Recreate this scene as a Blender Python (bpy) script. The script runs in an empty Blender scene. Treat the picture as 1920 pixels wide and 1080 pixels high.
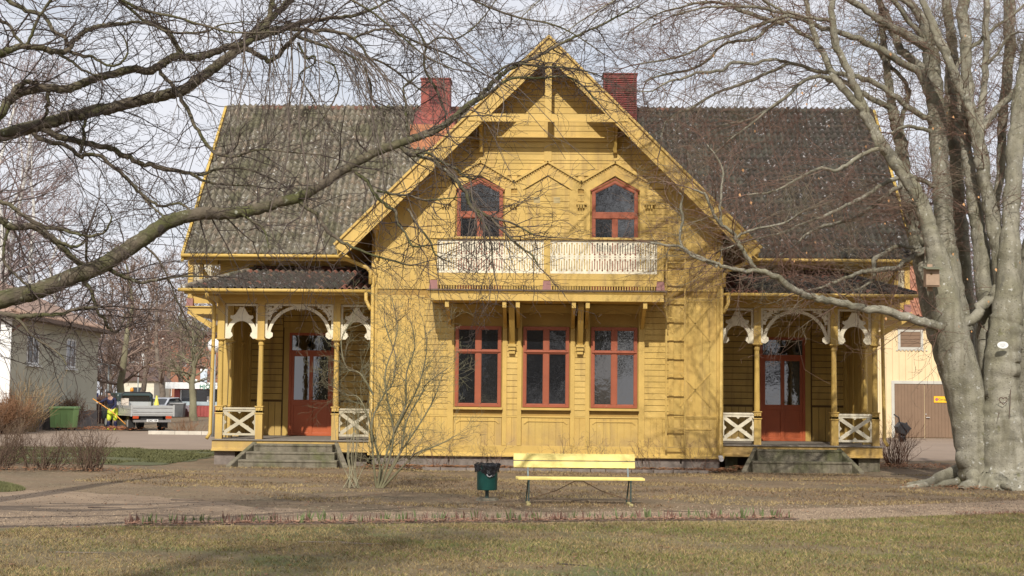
import bpy, bmesh, math, random
import numpy as np
from mathutils import Vector, Matrix
rnd = random.Random(7)
nr = np.random.default_rng(7)
PI = math.pi
sc = bpy.context.scene
COL = sc.collection
# ---------------------------------------------------------------- camera
F, HOR, YAW, ROLL, CZ = 2750., 745., math.radians(1.36), .0105, 1.68
R = Matrix.Rotation(YAW, 3, 'Z') @ Matrix.Rotation(PI/2 + math.atan((HOR-540)/F), 3, 'X') @ Matrix.Rotation(ROLL, 3, 'Z')
cd = bpy.data.cameras.new('camera'); cam = bpy.data.objects.new('camera', cd); COL.objects.link(cam)
cam.matrix_world = Matrix.Translation((0, 0, CZ)) @ R.to_4x4()
cd.sensor_width = 36; cd.lens = 36*F/1920; cd.clip_start = .1; cd.clip_end = 3000
sc.camera = cam
# ---------------------------------------------------------------- light
SUN_EL, SUN_AZ = math.radians(38), math.radians(6)      # sun behind the camera, slightly to the left
sd = bpy.data.lights.new('sun', 'SUN'); sd.energy = 4.3; sd.angle = math.radians(.6); sd.color = (1, .95, .86)
sun = bpy.data.objects.new('sun', sd); COL.objects.link(sun)
sdir = Vector((math.sin(SUN_AZ)*math.cos(SUN_EL), math.cos(SUN_AZ)*math.cos(SUN_EL), -math.sin(SUN_EL)))
sun.rotation_euler = sdir.to_track_quat('-Z', 'Y').to_euler(); sun.location = (-5, -30, 40)
w = bpy.data.worlds.new('World'); sc.world = w; w.use_nodes = True
nt = w.node_tree; N = nt.nodes; L = nt.links
bg = N['Background']; bg.inputs[1].default_value = .096
sky = N.new('ShaderNodeTexSky'); sky.sky_type = 'NISHITA'; sky.sun_disc = False
sky.sun_elevation = SUN_EL; sky.sun_rotation = math.radians(180) + SUN_AZ; sky.dust_density = 2.0
tc = N.new('ShaderNodeTexCoord'); mp = N.new('ShaderNodeMapping'); mp.inputs['Scale'].default_value = (1, 1, 3.2)
n1 = N.new('ShaderNodeTexNoise'); n1.inputs['Scale'].default_value = 5.5; n1.inputs['Detail'].default_value = 7; n1.inputs['Roughness'].default_value = .55
cr = N.new('ShaderNodeValToRGB'); cr.color_ramp.elements[0].position = .36; cr.color_ramp.elements[1].position = .56
mr = N.new('ShaderNodeMapRange'); mr.inputs[3].default_value = .66; mr.inputs[4].default_value = .97
mx = N.new('ShaderNodeMix'); mx.data_type = 'RGBA'; mx.inputs[7].default_value = (9.1, 9.2, 9.8, 1)
L.new(tc.outputs['Generated'], mp.inputs[0]); L.new(mp.outputs[0], n1.inputs['Vector']); L.new(n1.outputs[0], cr.inputs[0])
L.new(cr.outputs[0], mr.inputs[0]); L.new(mr.outputs[0], mx.inputs[0]); L.new(sky.outputs[0], mx.inputs[6]); L.new(mx.outputs[2], bg.inputs[0])
sc.view_settings.view_transform = 'Standard'; sc.view_settings.look = 'None'; sc.view_settings.exposure = 0; sc.view_settings.gamma = 1
sc.view_settings.use_curve_mapping = False
sc.render.engine = 'CYCLES'
sc.cycles.max_bounces = 4; sc.cycles.diffuse_bounces = 2; sc.cycles.use_denoising = True

# ---------------------------------------------------------------- helpers
def ray(px, py):
    return R @ Vector(((px-960)/F, -(py-540)/F, -1))
def P3(px, py, Y):
    d = ray(px, py); t = Y/d.y
    return (d.x*t, Y, CZ + d.z*t)
def G3(px, py, z=0.):
    d = ray(px, py); t = (z-CZ)/d.z
    return (d.x*t, d.y*t, z)

MATS = {}
def mat(name, col, rough=.7, var=.18, scale=3., bump=.0, bscale=40., col2=None, c2pos=(.5, .7), c2scale=2., stretch=(1, 1, 1), metallic=0, ior=None, spec=None, specks=None, rot=(0, 0, 0), grime=None, streak=None, chan=None):
    if name in MATS: return MATS[name]
    m = bpy.data.materials.new(name); m.use_nodes = True; MATS[name] = m
    t = m.node_tree; n = t.nodes; l = t.links; b = n['Principled BSDF']
    b.inputs['Roughness'].default_value = rough; b.inputs['Metallic'].default_value = metallic
    if ior: b.inputs['IOR'].default_value = ior
    if spec is not None: b.inputs['Specular IOR Level'].default_value = spec
    g = n.new('ShaderNodeNewGeometry'); mp = n.new('ShaderNodeMapping'); mp.inputs['Scale'].default_value = stretch; mp.inputs['Rotation'].default_value = rot
    l.new(g.outputs['Position'], mp.inputs[0])
    def noise(s, d=6, r=.6):
        x = n.new('ShaderNodeTexNoise'); x.inputs['Scale'].default_value = s; x.inputs['Detail'].default_value = d; x.inputs['Roughness'].default_value = r
        l.new(mp.outputs[0], x.inputs['Vector']); return x.outputs[0]
    base = n.new('ShaderNodeRGB'); base.outputs[0].default_value = (*col, 1); out = base.outputs[0]
    def mix(a, bcol, fac):
        x = n.new('ShaderNodeMix'); x.data_type = 'RGBA'; l.new(a, x.inputs[6]); x.inputs[7].default_value = (*bcol, 1); l.new(fac, x.inputs[0]); return x.outputs[2]
    def ramp(v, a, c):
        x = n.new('ShaderNodeMapRange'); x.inputs[1].default_value = a; x.inputs[2].default_value = c; l.new(v, x.inputs[0]); return x.outputs[0]
    if col2: out = mix(out, col2, ramp(noise(c2scale), *c2pos))
    if specks:
        for (sc_, thr, c) in specks:
            v = n.new('ShaderNodeTexNoise'); v.inputs['Scale'].default_value = sc_; v.inputs['Detail'].default_value = 3; l.new(g.outputs['Position'], v.inputs['Vector'])
            out = mix(out, c, ramp(v.outputs[0], thr, thr+.06))
    if chan is not None:   # darker band along the channel of each tile column, broken up by noise
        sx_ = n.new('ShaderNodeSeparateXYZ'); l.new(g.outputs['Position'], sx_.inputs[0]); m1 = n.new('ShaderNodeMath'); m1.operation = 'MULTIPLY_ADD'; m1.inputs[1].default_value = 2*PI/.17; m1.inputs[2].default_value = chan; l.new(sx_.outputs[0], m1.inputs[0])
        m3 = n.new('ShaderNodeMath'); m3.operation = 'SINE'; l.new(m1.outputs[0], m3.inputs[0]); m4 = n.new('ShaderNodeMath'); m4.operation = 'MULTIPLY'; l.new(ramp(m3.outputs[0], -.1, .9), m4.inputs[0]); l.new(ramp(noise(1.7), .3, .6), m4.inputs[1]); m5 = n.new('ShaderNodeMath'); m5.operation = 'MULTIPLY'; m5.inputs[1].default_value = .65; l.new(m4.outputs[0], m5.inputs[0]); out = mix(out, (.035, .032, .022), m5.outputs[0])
    if streak:      # rain streaks: noise stretched downwards
        m2 = n.new('ShaderNodeMapping'); m2.inputs['Scale'].default_value = (7, 7, .55); l.new(g.outputs['Position'], m2.inputs[0])
        v = n.new('ShaderNodeTexNoise'); v.inputs['Scale'].default_value = 1.0; v.inputs['Detail'].default_value = 5; l.new(m2.outputs[0], v.inputs['Vector']); out = mix(out, streak, ramp(v.outputs[0], .50, .74))
    if grime:       # splashed dirt low on the wall
        sx_ = n.new('ShaderNodeSeparateXYZ'); l.new(g.outputs['Position'], sx_.inputs[0]); rz_ = n.new('ShaderNodeMapRange'); rz_.inputs[1].default_value = 1.25; rz_.inputs[2].default_value = .2; l.new(sx_.outputs[2], rz_.inputs[0])
        mu = n.new('ShaderNodeMath'); mu.operation = 'MULTIPLY'; l.new(rz_.outputs[0], mu.inputs[0]); l.new(ramp(noise(3.3), .3, .75), mu.inputs[1]); out = mix(out, grime, mu.outputs[0])
    if var:
        hv = n.new('ShaderNodeHueSaturation'); mr = n.new('ShaderNodeMapRange'); mr.inputs[1].default_value = .25; mr.inputs[2].default_value = .75
        mr.inputs[3].default_value = 1-var; mr.inputs[4].default_value = 1+var; l.new(noise(scale), mr.inputs[0]); l.new(mr.outputs[0], hv.inputs['Value']); l.new(out, hv.inputs['Color']); out = hv.outputs[0]
    l.new(out, b.inputs['Base Color'])
    if bump:
        bp = n.new('ShaderNodeBump'); bp.inputs['Strength'].default_value = bump; bp.inputs['Distance'].default_value = .02; l.new(noise(bscale, 4), bp.inputs['Height']); l.new(bp.outputs[0], b.inputs['Normal'])
    return m
YEL = mat('yellow_paint', (.555, .375, .098), .5, .13, 1.3, .14, 25, streak=(.41, .27, .085), grime=(.30, .20, .10), col2=(.54, .335, .08), c2scale=.9, c2pos=(.42, .72), specks=[(9, .72, (.62, .45, .2))])
YEL2 = mat('yellow_board_paint', (.54, .36, .093), .6, .16, 2.2, .18, 18, streak=(.39, .25, .08), grime=(.30, .20, .10), col2=(.63, .43, .13), c2scale=.7, c2pos=(.45, .7))
YELD = mat('yellow_trim_paint', (.535, .355, .092), .55, .15, 1.7, .1, 25)
JOINT = mat('dark_joint', (.10, .06, .02), .9, .1)
WALLB = mat('yellow_backing', (.36, .22, .055), .8, .15)
CREAM = mat('cream_paint', (.74, .67, .51), .6, .12, 4, .1, 30, col2=(.48, .42, .31), c2scale=6, c2pos=(.55, .75))
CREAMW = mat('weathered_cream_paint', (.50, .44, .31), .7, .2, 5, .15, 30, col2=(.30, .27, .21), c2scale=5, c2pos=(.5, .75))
RED = mat('red_paint', (.43, .095, .028), .45, .15, 2, .08, 25)
REDW = mat('window_red_paint', (.30, .075, .03), .5, .15, 3, .1, 25, col2=(.45, .22, .13), c2scale=9, c2pos=(.66, .8))
DRED = mat('dark_red_paint', (.15, .025, .018), .6, .2)
PINK = mat('faded_red_metal', (.30, .14, .125), .6, .15)
CHIM = mat('chimney_sheet', (.28, .07, .05), .7, .3, 3.5, .2, 20, streak=(.10, .04, .035), col2=(.19, .045, .042), c2scale=1.8, c2pos=(.42, .6))
CHIMO = mat('orange_flashing', (.40, .155, .065), .6, .22, 2)
GLASS = mat('window_glass', (.010, .011, .013), .02, 0, 1, .10, 3.0, ior=2.4)
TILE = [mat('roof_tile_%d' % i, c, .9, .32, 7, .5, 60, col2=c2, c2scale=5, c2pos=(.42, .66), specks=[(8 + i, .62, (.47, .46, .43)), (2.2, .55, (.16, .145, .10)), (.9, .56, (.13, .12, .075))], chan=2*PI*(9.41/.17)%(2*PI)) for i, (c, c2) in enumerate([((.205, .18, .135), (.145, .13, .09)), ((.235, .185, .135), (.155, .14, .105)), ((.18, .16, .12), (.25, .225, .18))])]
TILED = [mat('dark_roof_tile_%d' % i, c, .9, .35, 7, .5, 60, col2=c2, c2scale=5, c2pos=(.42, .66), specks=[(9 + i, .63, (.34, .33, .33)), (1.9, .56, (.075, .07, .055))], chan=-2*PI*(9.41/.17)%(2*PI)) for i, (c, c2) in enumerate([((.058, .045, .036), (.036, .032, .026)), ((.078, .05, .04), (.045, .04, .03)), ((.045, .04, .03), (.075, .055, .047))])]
TILER = mat('red_roof_tile', (.20, .075, .05), .85, .3, 6, .3, 50, col2=(.11, .09, .06), c2scale=3, c2pos=(.42, .6))
CONC = mat('mossy_concrete', (.185, .16, .115), .9, .35, 6, .8, 30, streak=(.09, .075, .05), col2=(.115, .115, .05), c2scale=1.6, c2pos=(.45, .65))
STONE = mat('foundation_stone', (.20, .165, .14), .9, .35, 5, .5, 25)
WOODG = mat('grey_deck_wood', (.22, .19, .155), .85, .25, 8, .2, 30)
BARK = mat('beech_bark', (.265, .245, .19), .9, .32, 5, .9, 30, col2=(.20, .185, .125), c2scale=1.6, c2pos=(.44, .64), specks=[(11, .64, (.44, .43, .38)), (2.3, .63, (.13, .12, .09)), (26, .62, (.12, .11, .08)), (6, .66, (.17, .16, .09))], streak=(.15, .135, .09))
BARKL = mat('mossy_bark', (.125, .10, .07), .9, .35, 6, .9, 30, col2=(.085, .085, .03), c2scale=2.2, c2pos=(.44, .6), specks=[(12, .64, (.25, .25, .19)), (5, .66, (.05, .04, .03))])
TWIG = mat('twig_bark', (.075, .054, .045), .85, .3, 2)
TWIGR = mat('reddish_twig_bark', (.165, .095, .068), .85, .3, 2, col2=(.18, .15, .10), c2scale=.7, c2pos=(.5, .6))
TWIGH = mat('greyish_twig_bark', (.14, .11, .09), .85, .3, 2)
TWIGP = mat('pale_twig_bark', (.26, .21, .17), .85, .3, 2)

class M:
    def __init__(s): s.v = []; s.f = []
    def box(s, x0, x1, y0, y1, z0, z1):
        b = len(s.v); s.v += [(x0,y0,z0),(x1,y0,z0),(x1,y1,z0),(x0,y1,z0),(x0,y0,z1),(x1,y0,z1),(x1,y1,z1),(x0,y1,z1)]
        s.f += [(b,b+3,b+2,b+1),(b+4,b+5,b+6,b+7),(b,b+1,b+5,b+4),(b+1,b+2,b+6,b+5),(b+2,b+3,b+7,b+6),(b+3,b,b+4,b+7)]; return s
    def prism(s, pts, y0, y1, ax='y'):
        """pts: outline in XZ (ax y), or YZ (ax x), or XY (ax z)"""
        a = sum(pts[i][0]*pts[(i+1) % len(pts)][1]-pts[(i+1) % len(pts)][0]*pts[i][1] for i in range(len(pts)))
        if a < 0: pts = pts[::-1]
        n = len(pts); b = len(s.v)
        mk = {'y': lambda p, d: (p[0], d, p[1]), 'x': lambda p, d: (d, p[0], p[1]), 'z': lambda p, d: (p[0], p[1], d)}[ax]
        s.v += [mk(p, y0) for p in pts] + [mk(p, y1) for p in pts]
        A = tuple(range(b, b+n)); B = tuple(range(b+2*n-1, b+n-1, -1))
        S = [(b+i, b+n+i, b+n+(i+1) % n, b+(i+1) % n) for i in range(n)]
        if ax == 'y': s.f += [A, B] + S
        else: s.f += [A[::-1], B[::-1]] + [q[::-1] for q in S]
        return s
    def bar(s, p, q, w, d=None, up=(0, 0, 1)):
        d = d or w; p = Vector(p); q = Vector(q); t = (q-p).normalized(); u = Vector(up)
        if abs(t.dot(u)) > .95: u = Vector((0, 1, 0))
        a = t.cross(u).normalized(); c = a.cross(t)
        b = len(s.v)
        for e in (p, q):
            for (i, j) in ((-1,-1),(1,-1),(1,1),(-1,1)): s.v.append(tuple(e + a*(i*w/2) + c*(j*d/2)))
        s.f += [(b,b+3,b+2,b+1),(b+4,b+5,b+6,b+7),(b,b+1,b+5,b+4),(b+1,b+2,b+6,b+5),(b+2,b+3,b+7,b+6),(b+3,b,b+4,b+7)]; return s
    def tube(s, pts, rad, k=8, cap=True):
        if not hasattr(rad, '__len__'): rad = [rad]*len(pts)
        P = [Vector(p) for p in pts]; b = len(s.v); u0 = None
        for i, p in enumerate(P):
            t = (P[min(i+1, len(P)-1)] - P[max(i-1, 0)]).normalized()
            if u0 is None:
                u0 = t.cross(Vector((0, 0, 1)) if abs(t.z) < .9 else Vector((1, 0, 0))).normalized()
            u0 = (u0 - t*u0.dot(t)).normalized(); c = t.cross(u0)
            for j in range(k):
                a = 2*PI*j/k; s.v.append(tuple(p + (u0*math.cos(a) + c*math.sin(a))*rad[i]))
        for i in range(len(P)-1):
            for j in range(k):
                s.f.append((b+i*k+j, b+i*k+(j+1) % k, b+(i+1)*k+(j+1) % k, b+(i+1)*k+j))
        if cap: s.f.append(tuple(range(b+k-1, b-1, -1))); s.f.append(tuple(range(b+(len(P)-1)*k, b+len(P)*k)))
        return s
    def lathe(s, prof, c=(0, 0, 0), k=16):
        b = len(s.v)
        for (r, z) in prof:
            for j in range(k): s.v.append((c[0]+r*math.cos(2*PI*j/k), c[1]+r*math.sin(2*PI*j/k), c[2]+z))
        for i in range(len(prof)-1):
            for j in range(k): s.f.append((b+i*k+j, b+i*k+(j+1) % k, b+(i+1)*k+(j+1) % k, b+(i+1)*k+j))
        s.f.append(tuple(range(b+k-1, b-1, -1))); s.f.append(tuple(range(b+(len(prof)-1)*k, b+len(prof)*k)))
        return s
    def mesh(s, name, m=None, smooth=False):
        me = bpy.data.meshes.new(name); me.from_pydata(s.v, [], s.f)
        if m: me.materials.append(m)
        if smooth:
            for p in me.polygons: p.use_smooth = True
        me.update(); return me
WL = {}
def wl(o): return WL.get(o.name, Vector((0, 0, 0))) if o else Vector((0, 0, 0))
def build(mm, name, m, parent=None, smooth=False, label=None, local=False, bevel=0):
    o = bpy.data.objects.new(name, mm.mesh(name, m, smooth)); COL.objects.link(o)
    if parent:
        o.parent = parent
        if not local: o.location = -wl(parent)
    WL[o.name] = Vector((0, 0, 0)) if not local else wl(parent)
    if bevel:
        bv = o.modifiers.new('edge', 'BEVEL'); bv.width = bevel; bv.segments = 2; bv.limit_method = 'ANGLE'
    if label: o['label'] = label
    return o
def tag(o, label=None, cat=None, group=None, kind=None):
    if label: o['label'] = label
    if cat: o['category'] = cat
    if group: o['group'] = group
    if kind: o['kind'] = kind
    return o
def thing(name, label, cat, loc=(0, 0, 0), group=None, rz=0):
    o = bpy.data.objects.new(name, None); COL.objects.link(o); o.location = loc; o.rotation_euler.z = rz; o.empty_display_size = .2
    WL[o.name] = Vector(loc); return tag(o, label, cat, group)
def inst(me, name, parent, loc, scale=(1, 1, 1), rot=(0, 0, 0)):
    o = bpy.data.objects.new(name, me); COL.objects.link(o); o.parent = parent
    o.location = Vector(loc) - wl(parent); o.scale = scale; o.rotation_euler = rot; return o
UNIT = {}
def ubox(m):
    if m.name not in UNIT: UNIT[m.name] = M().box(-.5, .5, -.5, .5, -.5, .5).mesh('piece', m)
    return UNIT[m.name]
def pieces(name, rects, m, parent, cap=300):
    """rects: list of (cx,cy,cz, sx,sy,sz); the largest become parts, the rest one stuff part"""
    rects = sorted(rects, key=lambda r: -sorted(r[3:])[1]*sorted(r[3:])[2])
    for r in rects[:cap]: inst(ubox(m), name, parent, r[:3], r[3:])
    if rects[cap:]:
        mm = M()
        for r in rects[cap:]: mm.box(r[0]-r[3]/2, r[0]+r[3]/2, r[1]-r[4]/2, r[1]+r[4]/2, r[2]-r[5]/2, r[2]+r[5]/2)
        tag(build(mm, name + 's_small', m, parent), kind='stuff')
def npmesh(name, V, Fc, m, parent=None, smooth=False, k=4):
    me = bpy.data.meshes.new(name); V = np.asarray(V, dtype=np.float32); Fc = np.asarray(Fc, dtype=np.int32)
    me.vertices.add(len(V)); me.vertices.foreach_set('co', V.ravel())
    me.loops.add(Fc.size); me.loops.foreach_set('vertex_index', Fc.ravel())
    me.polygons.add(len(Fc)); me.polygons.foreach_set('loop_start', np.arange(0, Fc.size, k, dtype=np.int32)); me.polygons.foreach_set('loop_total', np.full(len(Fc), k, dtype=np.int32))
    if smooth: me.polygons.foreach_set('use_smooth', np.ones(len(Fc), dtype=bool))
    me.materials.append(m); me.update(calc_edges=True); me.validate()
    o = bpy.data.objects.new(name, me); COL.objects.link(o)
    if parent: o.parent = parent; o.location = -wl(parent)
    return o
def text(s, name, m, parent, loc, size, rot=(PI/2, 0, 0), sx=1, ext=.004, align='CENTER'):
    c = bpy.data.curves.new(name, 'FONT'); c.body = s; c.size = size; c.extrude = ext; c.align_x = align; c.align_y = 'CENTER'
    tmp = bpy.data.objects.new('tmp', c); COL.objects.link(tmp); bpy.context.view_layer.update()
    me = bpy.data.meshes.new_from_object(tmp.evaluated_get(bpy.context.evaluated_depsgraph_get())); bpy.data.objects.remove(tmp); me.materials.clear(); me.materials.append(m)
    o = bpy.data.objects.new(name, me); COL.objects.link(o); o.parent = parent; o.location = Vector(loc) - wl(parent); o.rotation_euler = rot; o.scale.x = sx; return o

# ================================================================ GROUND
SOIL = mat('packed_soil', (.195, .132, .074), .95, .32, 1.6, .8, 30, col2=(.125, .09, .048), c2scale=.8, c2pos=(.42, .62), specks=[(9, .6, (.26, .21, .13)), (31, .66, (.30, .25, .17))])
GRAV = mat('gravel_path_surface', (.275, .195, .125), .95, .22, 1.6, .7, 50, col2=(.215, .15, .095), c2scale=.55, c2pos=(.44, .62), specks=[(45, .66, (.36, .31, .26))])
LAWN = mat('dry_lawn_soil', (.17, .125, .06), .95, .35, 2.2, .8, 40, col2=(.105, .11, .032), c2scale=.55, c2pos=(.48, .62), specks=[(26, .6, (.27, .22, .12))])
GREEN = mat('green_lawn', (.085, .09, .035), .95, .3, 2, .4, 40)
ROAD = mat('gravel_road_surface', (.245, .18, .13), .95, .14, .6, .3, 30)
def sheet(name, pts, z, m, nz=.0, jag=.06, sub=.35):
    """flat sheet with a slightly ragged outline"""
    out = []
    n = len(pts)
    for i in range(n):
        a = Vector(pts[i]); b = Vector(pts[(i+1) % n]); L_ = (b-a).length; k = max(1, min(60, int(L_/sub)))
        for j in range(k):
            p = a.lerp(b, j/k); out.append((p.x + rnd.uniform(-jag, jag), p.y + rnd.uniform(-jag, jag)*1.4))
    me = bpy.data.meshes.new(name); me.from_pydata([(x, y, z) for x, y in out], [], [tuple(range(len(out)))]); me.materials.append(m)
    o = bpy.data.objects.new(name, me); COL.objects.link(o); tag(o, kind='structure')
    if me.polygons[0].normal.z < 0: me.flip_normals()
    return o
g = M(); g.v = [(-900, -300, 0), (900, -300, 0), (900, 1500, 0), (-900, 1500, 0)]; g.f = [(0, 1, 2, 3)]
tag(build(g, 'ground', SOIL), kind='structure')
sheet('path', [(-60, 16.6), (-7, 17.7), (-3.5, 18.7), (0, 19.5), (3.4, 20.3), (7.4, 22.4), (20, 27.5), (60, 42), (60, 46), (18, 31), (9, 26.2), (5, 23.6), (1.2, 22.0), (-1.2, 21.5), (-3, 21.4), (-4.4, 22.2), (-6, 23.8), (-8, 25.0), (-12, 26.2), (-60, 30)], .004, GRAV, jag=.12)
sheet('lawn', [(-40, -40), (40, -40), (60, 40.9), (20, 28.0), (7.4, 22.7), (3.4, 20.6), (0, 19.8), (-3.5, 19.0), (-5.4, 18.5), (-7, 18.05), (-40, 16.4)], .008, LAWN, jag=.1)
sheet('side_road', [(-70, 47), (-9.2, 44.5), (-9.2, 57), (-12, 66), (-40, 70), (-70, 68)], .004, ROAD, jag=.25)
sheet('side_lawn', [(-20, 34.6), (-8.9, 34.4), (-8.9, 43.4), (-12, 44.4), (-15.5, 44.8), (-22, 45)], .008, GREEN, jag=.2)
sheet('yard', [(9.5, 42), (30, 46), (30, 69), (13.5, 69), (11, 50)], .004, ROAD, jag=.2)

def field(x, y):
    return (np.sin(x*1.3+y*.7)+np.sin(x*.6-y*1.9+1)+np.sin(x*2.9+y*2.1+2)*.6+np.sin(x*.31+y*.9)*1.2)/3.8
def blades(name, n, xr, yr, keep, h, wd, m, label, z=.01, lean=.9):
    x = nr.uniform(*xr, n); y = nr.uniform(*yr, n); k = keep(x, y); x = x[k]; y = y[k]; n = len(x)
    a = nr.uniform(0, 2*PI, n); hh = h*nr.uniform(.4, 1.3, n); ww = wd*nr.uniform(.6, 1.3, n)
    lx = nr.normal(0, lean, n)*hh; ly = nr.normal(0, lean, n)*hh
    V = np.zeros((n, 3, 3)); V[:, 0] = np.stack([x-np.cos(a)*ww, y-np.sin(a)*ww, np.full(n, z)], 1); V[:, 1] = np.stack([x+np.cos(a)*ww, y+np.sin(a)*ww, np.full(n, z)], 1)
    V[:, 2] = np.stack([x+lx, y+ly, z+hh], 1)
    o = npmesh(name, V.reshape(-1, 3), np.arange(n*3).reshape(-1, 3), m, k=3); tag(o, label, 'grass', kind='stuff'); return o
edgeY = lambda x: np.interp(x, [-40, -7, -5.4, -3.5, 0, 3.4, 7.4, 20, 60], [16.4, 18.05, 18.5, 19.0, 19.8, 20.6, 22.7, 28, 40.9])
STRAW = mat('straw_grass', (.32, .235, .105), .9, .35, 5); OLIVE = mat('olive_grass', (.175, .165, .045), .9, .35, 5); GRB = mat('brown_grass', (.19, .125, .065), .9, .35, 5); GRG = mat('fresh_grass', (.13, .165, .035), .9, .3, 5); GRD = mat('dull_green_grass', (.115, .115, .045), .9, .3, 3)
lawnx, lawny = (-6.5, 8.5), (12.4, 23.5)
inl = lambda x, y: (y < edgeY(x)-.02)
ff = lambda x, y, a, b, s: .6*field(x*a+s, y*b*1.6+s) + .4*field(x*a*3.1+s*2, y*b*4.3-s) + .25*field(x*9.7+s, y*11.3)
blades('straw_grass', 190000, lawnx, lawny, lambda x, y: inl(x, y) & (nr.random(len(x)) < .48+1.1*ff(x, y, 1.3, 1, 3)), .032, .0042, STRAW, 'dry straw coloured grass covering the foreground lawn')
blades('olive_grass', 150000, lawnx, lawny, lambda x, y: inl(x, y) & (nr.random(len(x)) < .34-1.0*ff(x, y, 1.1, 1.2, 7)+.045*x), .034, .0045, OLIVE, 'olive green grass patches mixed into the foreground lawn')
blades('brown_grass', 120000, lawnx, lawny, lambda x, y: inl(x, y) & (nr.random(len(x)) < .4+1.1*ff(x, y, 2.0, 1.1, 12)), .03, .0045, GRB, 'dead brown grass lying flat on the lawn')
blades('fresh_grass', 60000, lawnx, lawny, lambda x, y: inl(x, y) & (ff(x, y, .7, 1.4, 1) + .03*x > .16), .036, .0042, GRG, 'fresh green grass tufts on the lawn near the sprouting bed')
blades('tall_straw_tufts', 9000, lawnx, lawny, lambda x, y: inl(x, y) & (ff(x, y, 3.3, 2.4, 5) > .22), .07, .004, STRAW, 'longer pale straw tufts standing out of the lawn', lean=.5)
offp = lambda x, y: (y > np.interp(x, [-12, -8, -6, -4, -1.2, 1.2, 5, 9, 18], [29, 27.5, 26, 23.4, 22.2, 22.6, 23.7, 26, 30.2])) & (y < 34)
blades('thin_dry_grass', 75000, (-9, 11), (22.2, 34), lambda x, y: offp(x, y) & (field(x*1.5, y*1.9+2) > .02+.3*nr.random(len(x))), .04, .007, STRAW, 'thin dry grass growing on the bare soil before the house', .004)
blades('thin_brown_grass', 50000, (-9, 11), (22.2, 34), lambda x, y: offp(x, y) & (field(x*.9+3, y*1.1+5) > .0), .035, .008, GRB, 'flattened brown grass on the soil around the bench', .004)
blades('side_grass', 50000, (-18, -9), (34.8, 44.6), lambda x, y: field(x, y) > -.3, .05, .012, GRD, 'short green grass beside the left end of the villa', .01)

def leaves(name, n, fx, m, label, size=.035, z=.02):
    V = []; Fc = []
    for i in range(n):
        x, y = fx(); a = rnd.uniform(0, 6.28); s_ = size*rnd.uniform(.5, 1.3); t = rnd.uniform(-.5, .5); u = rnd.uniform(-.5, .5); zz = z*rnd.uniform(.3, 1.5)
        b = len(V)
        for (p, q) in ((-1, -.1), (0, -.6), (1, .1), (0, .6)):
            V.append((x+(p*math.cos(a)-q*math.sin(a))*s_, y+(p*math.sin(a)+q*math.cos(a))*s_, zz+abs(p*t+q*u)*s_)); 
        Fc.append((b, b+1, b+2, b+3))
    o = npmesh(name, V, Fc, m); tag(o, label, 'leaves', kind='stuff'); return o
LEAF = mat('dead_leaf', (.28, .125, .055), .85, .4, 12, col2=(.36, .23, .13), c2scale=9)
leaves('wall_leaf_litter', 3800, lambda: (rnd.uniform(-4.2, 4.4), 34.25-abs(rnd.gauss(0, .22))), LEAF, 'drift of red brown leaves along the foot of the gable wall', .05, .06)
leaves('porch_leaf_litter', 260, lambda: (rnd.uniform(4.3, 5.2), 34.9+rnd.uniform(-.25, .3)), LEAF, 'red brown leaves beside the right hand porch steps', .045, .08)
def pebbles(name, n, fx, m, label, s0=.008):
    V = []; Q = []
    for i in range(n):
        x, y = fx(); s_ = s0*rnd.uniform(.5, 1.6); k = len(V)
        V += [(x-s_, y-s_*.6, .004), (x+s_, y-s_*.5, .004), (x+s_*.8, y+s_*.7, .004), (x-s_*.9, y+s_*.5, .004), (x-s_*.2, y, .006+s_*.8), (x+s_*.3, y+s_*.1, .006+s_*.75)]
        Q += [(k, k+1, k+5, k+4), (k+1, k+2, k+5, k+5), (k+2, k+3, k+4, k+5), (k+3, k, k+4, k+4)]
    me = bpy.data.meshes.new(name); me.from_pydata(V, [], [tuple(dict.fromkeys(q)) for q in Q]); me.materials.append(m); o = bpy.data.objects.new(name, me); COL.objects.link(o); return tag(o, label, 'gravel', kind='stuff')
PB = mat('pale_pebble', (.31, .235, .16), .9, .4, 30); PBD = mat('dark_pebble', (.11, .08, .055), .9, .4, 30)
def onpath(): 
    x = rnd.uniform(-7.5, 9); e = float(edgeY(x)); return x, e+.05+abs(rnd.gauss(0, 1.6))
pebbles('pale_gravel', 5200, onpath, PB, 'pale gravel grains strewn on the path')
pebbles('dark_gravel', 2200, onpath, PBD, 'dark grit and crumbs of soil strewn on the path')
pebbles('soil_crumbs', 5000, lambda: (rnd.uniform(-9, 9.5), rnd.uniform(22, 33.6)), PBD, 'dark crumbs of soil and bark on the bare ground before the house', .009)
leaves('soil_leaf_bits', 1500, lambda: (rnd.uniform(-9, 10), rnd.uniform(21, 33.5)), LEAF, 'small dead leaf bits on the bare ground before the house', .022, .02)
leaves('lawn_leaf_bits', 900, lambda: (rnd.uniform(-6, 8), rnd.uniform(12.5, 20)), mat('pale_leaf_bit', (.42, .33, .22), .9, .4, 12), 'pale leaf and bark bits on the foreground lawn', .014, .03)
leaves('scattered_leaves', 420, lambda: (rnd.uniform(-7, 9), rnd.uniform(13, 33)), LEAF, 'single dead leaves scattered over lawn and path', .03, .02)

# ================================================================ THE VILLA
H = thing('wooden_villa', 'yellow wooden villa with central gable, balcony and two carved verandas', 'house', (0, 34.4, 0))
YF = 34.4; GX = 4.11; RZ = 10.07      # gable wall plane, half width, ridge height
rk = lambda x: RZ - abs(x)            # outer rake line
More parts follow.
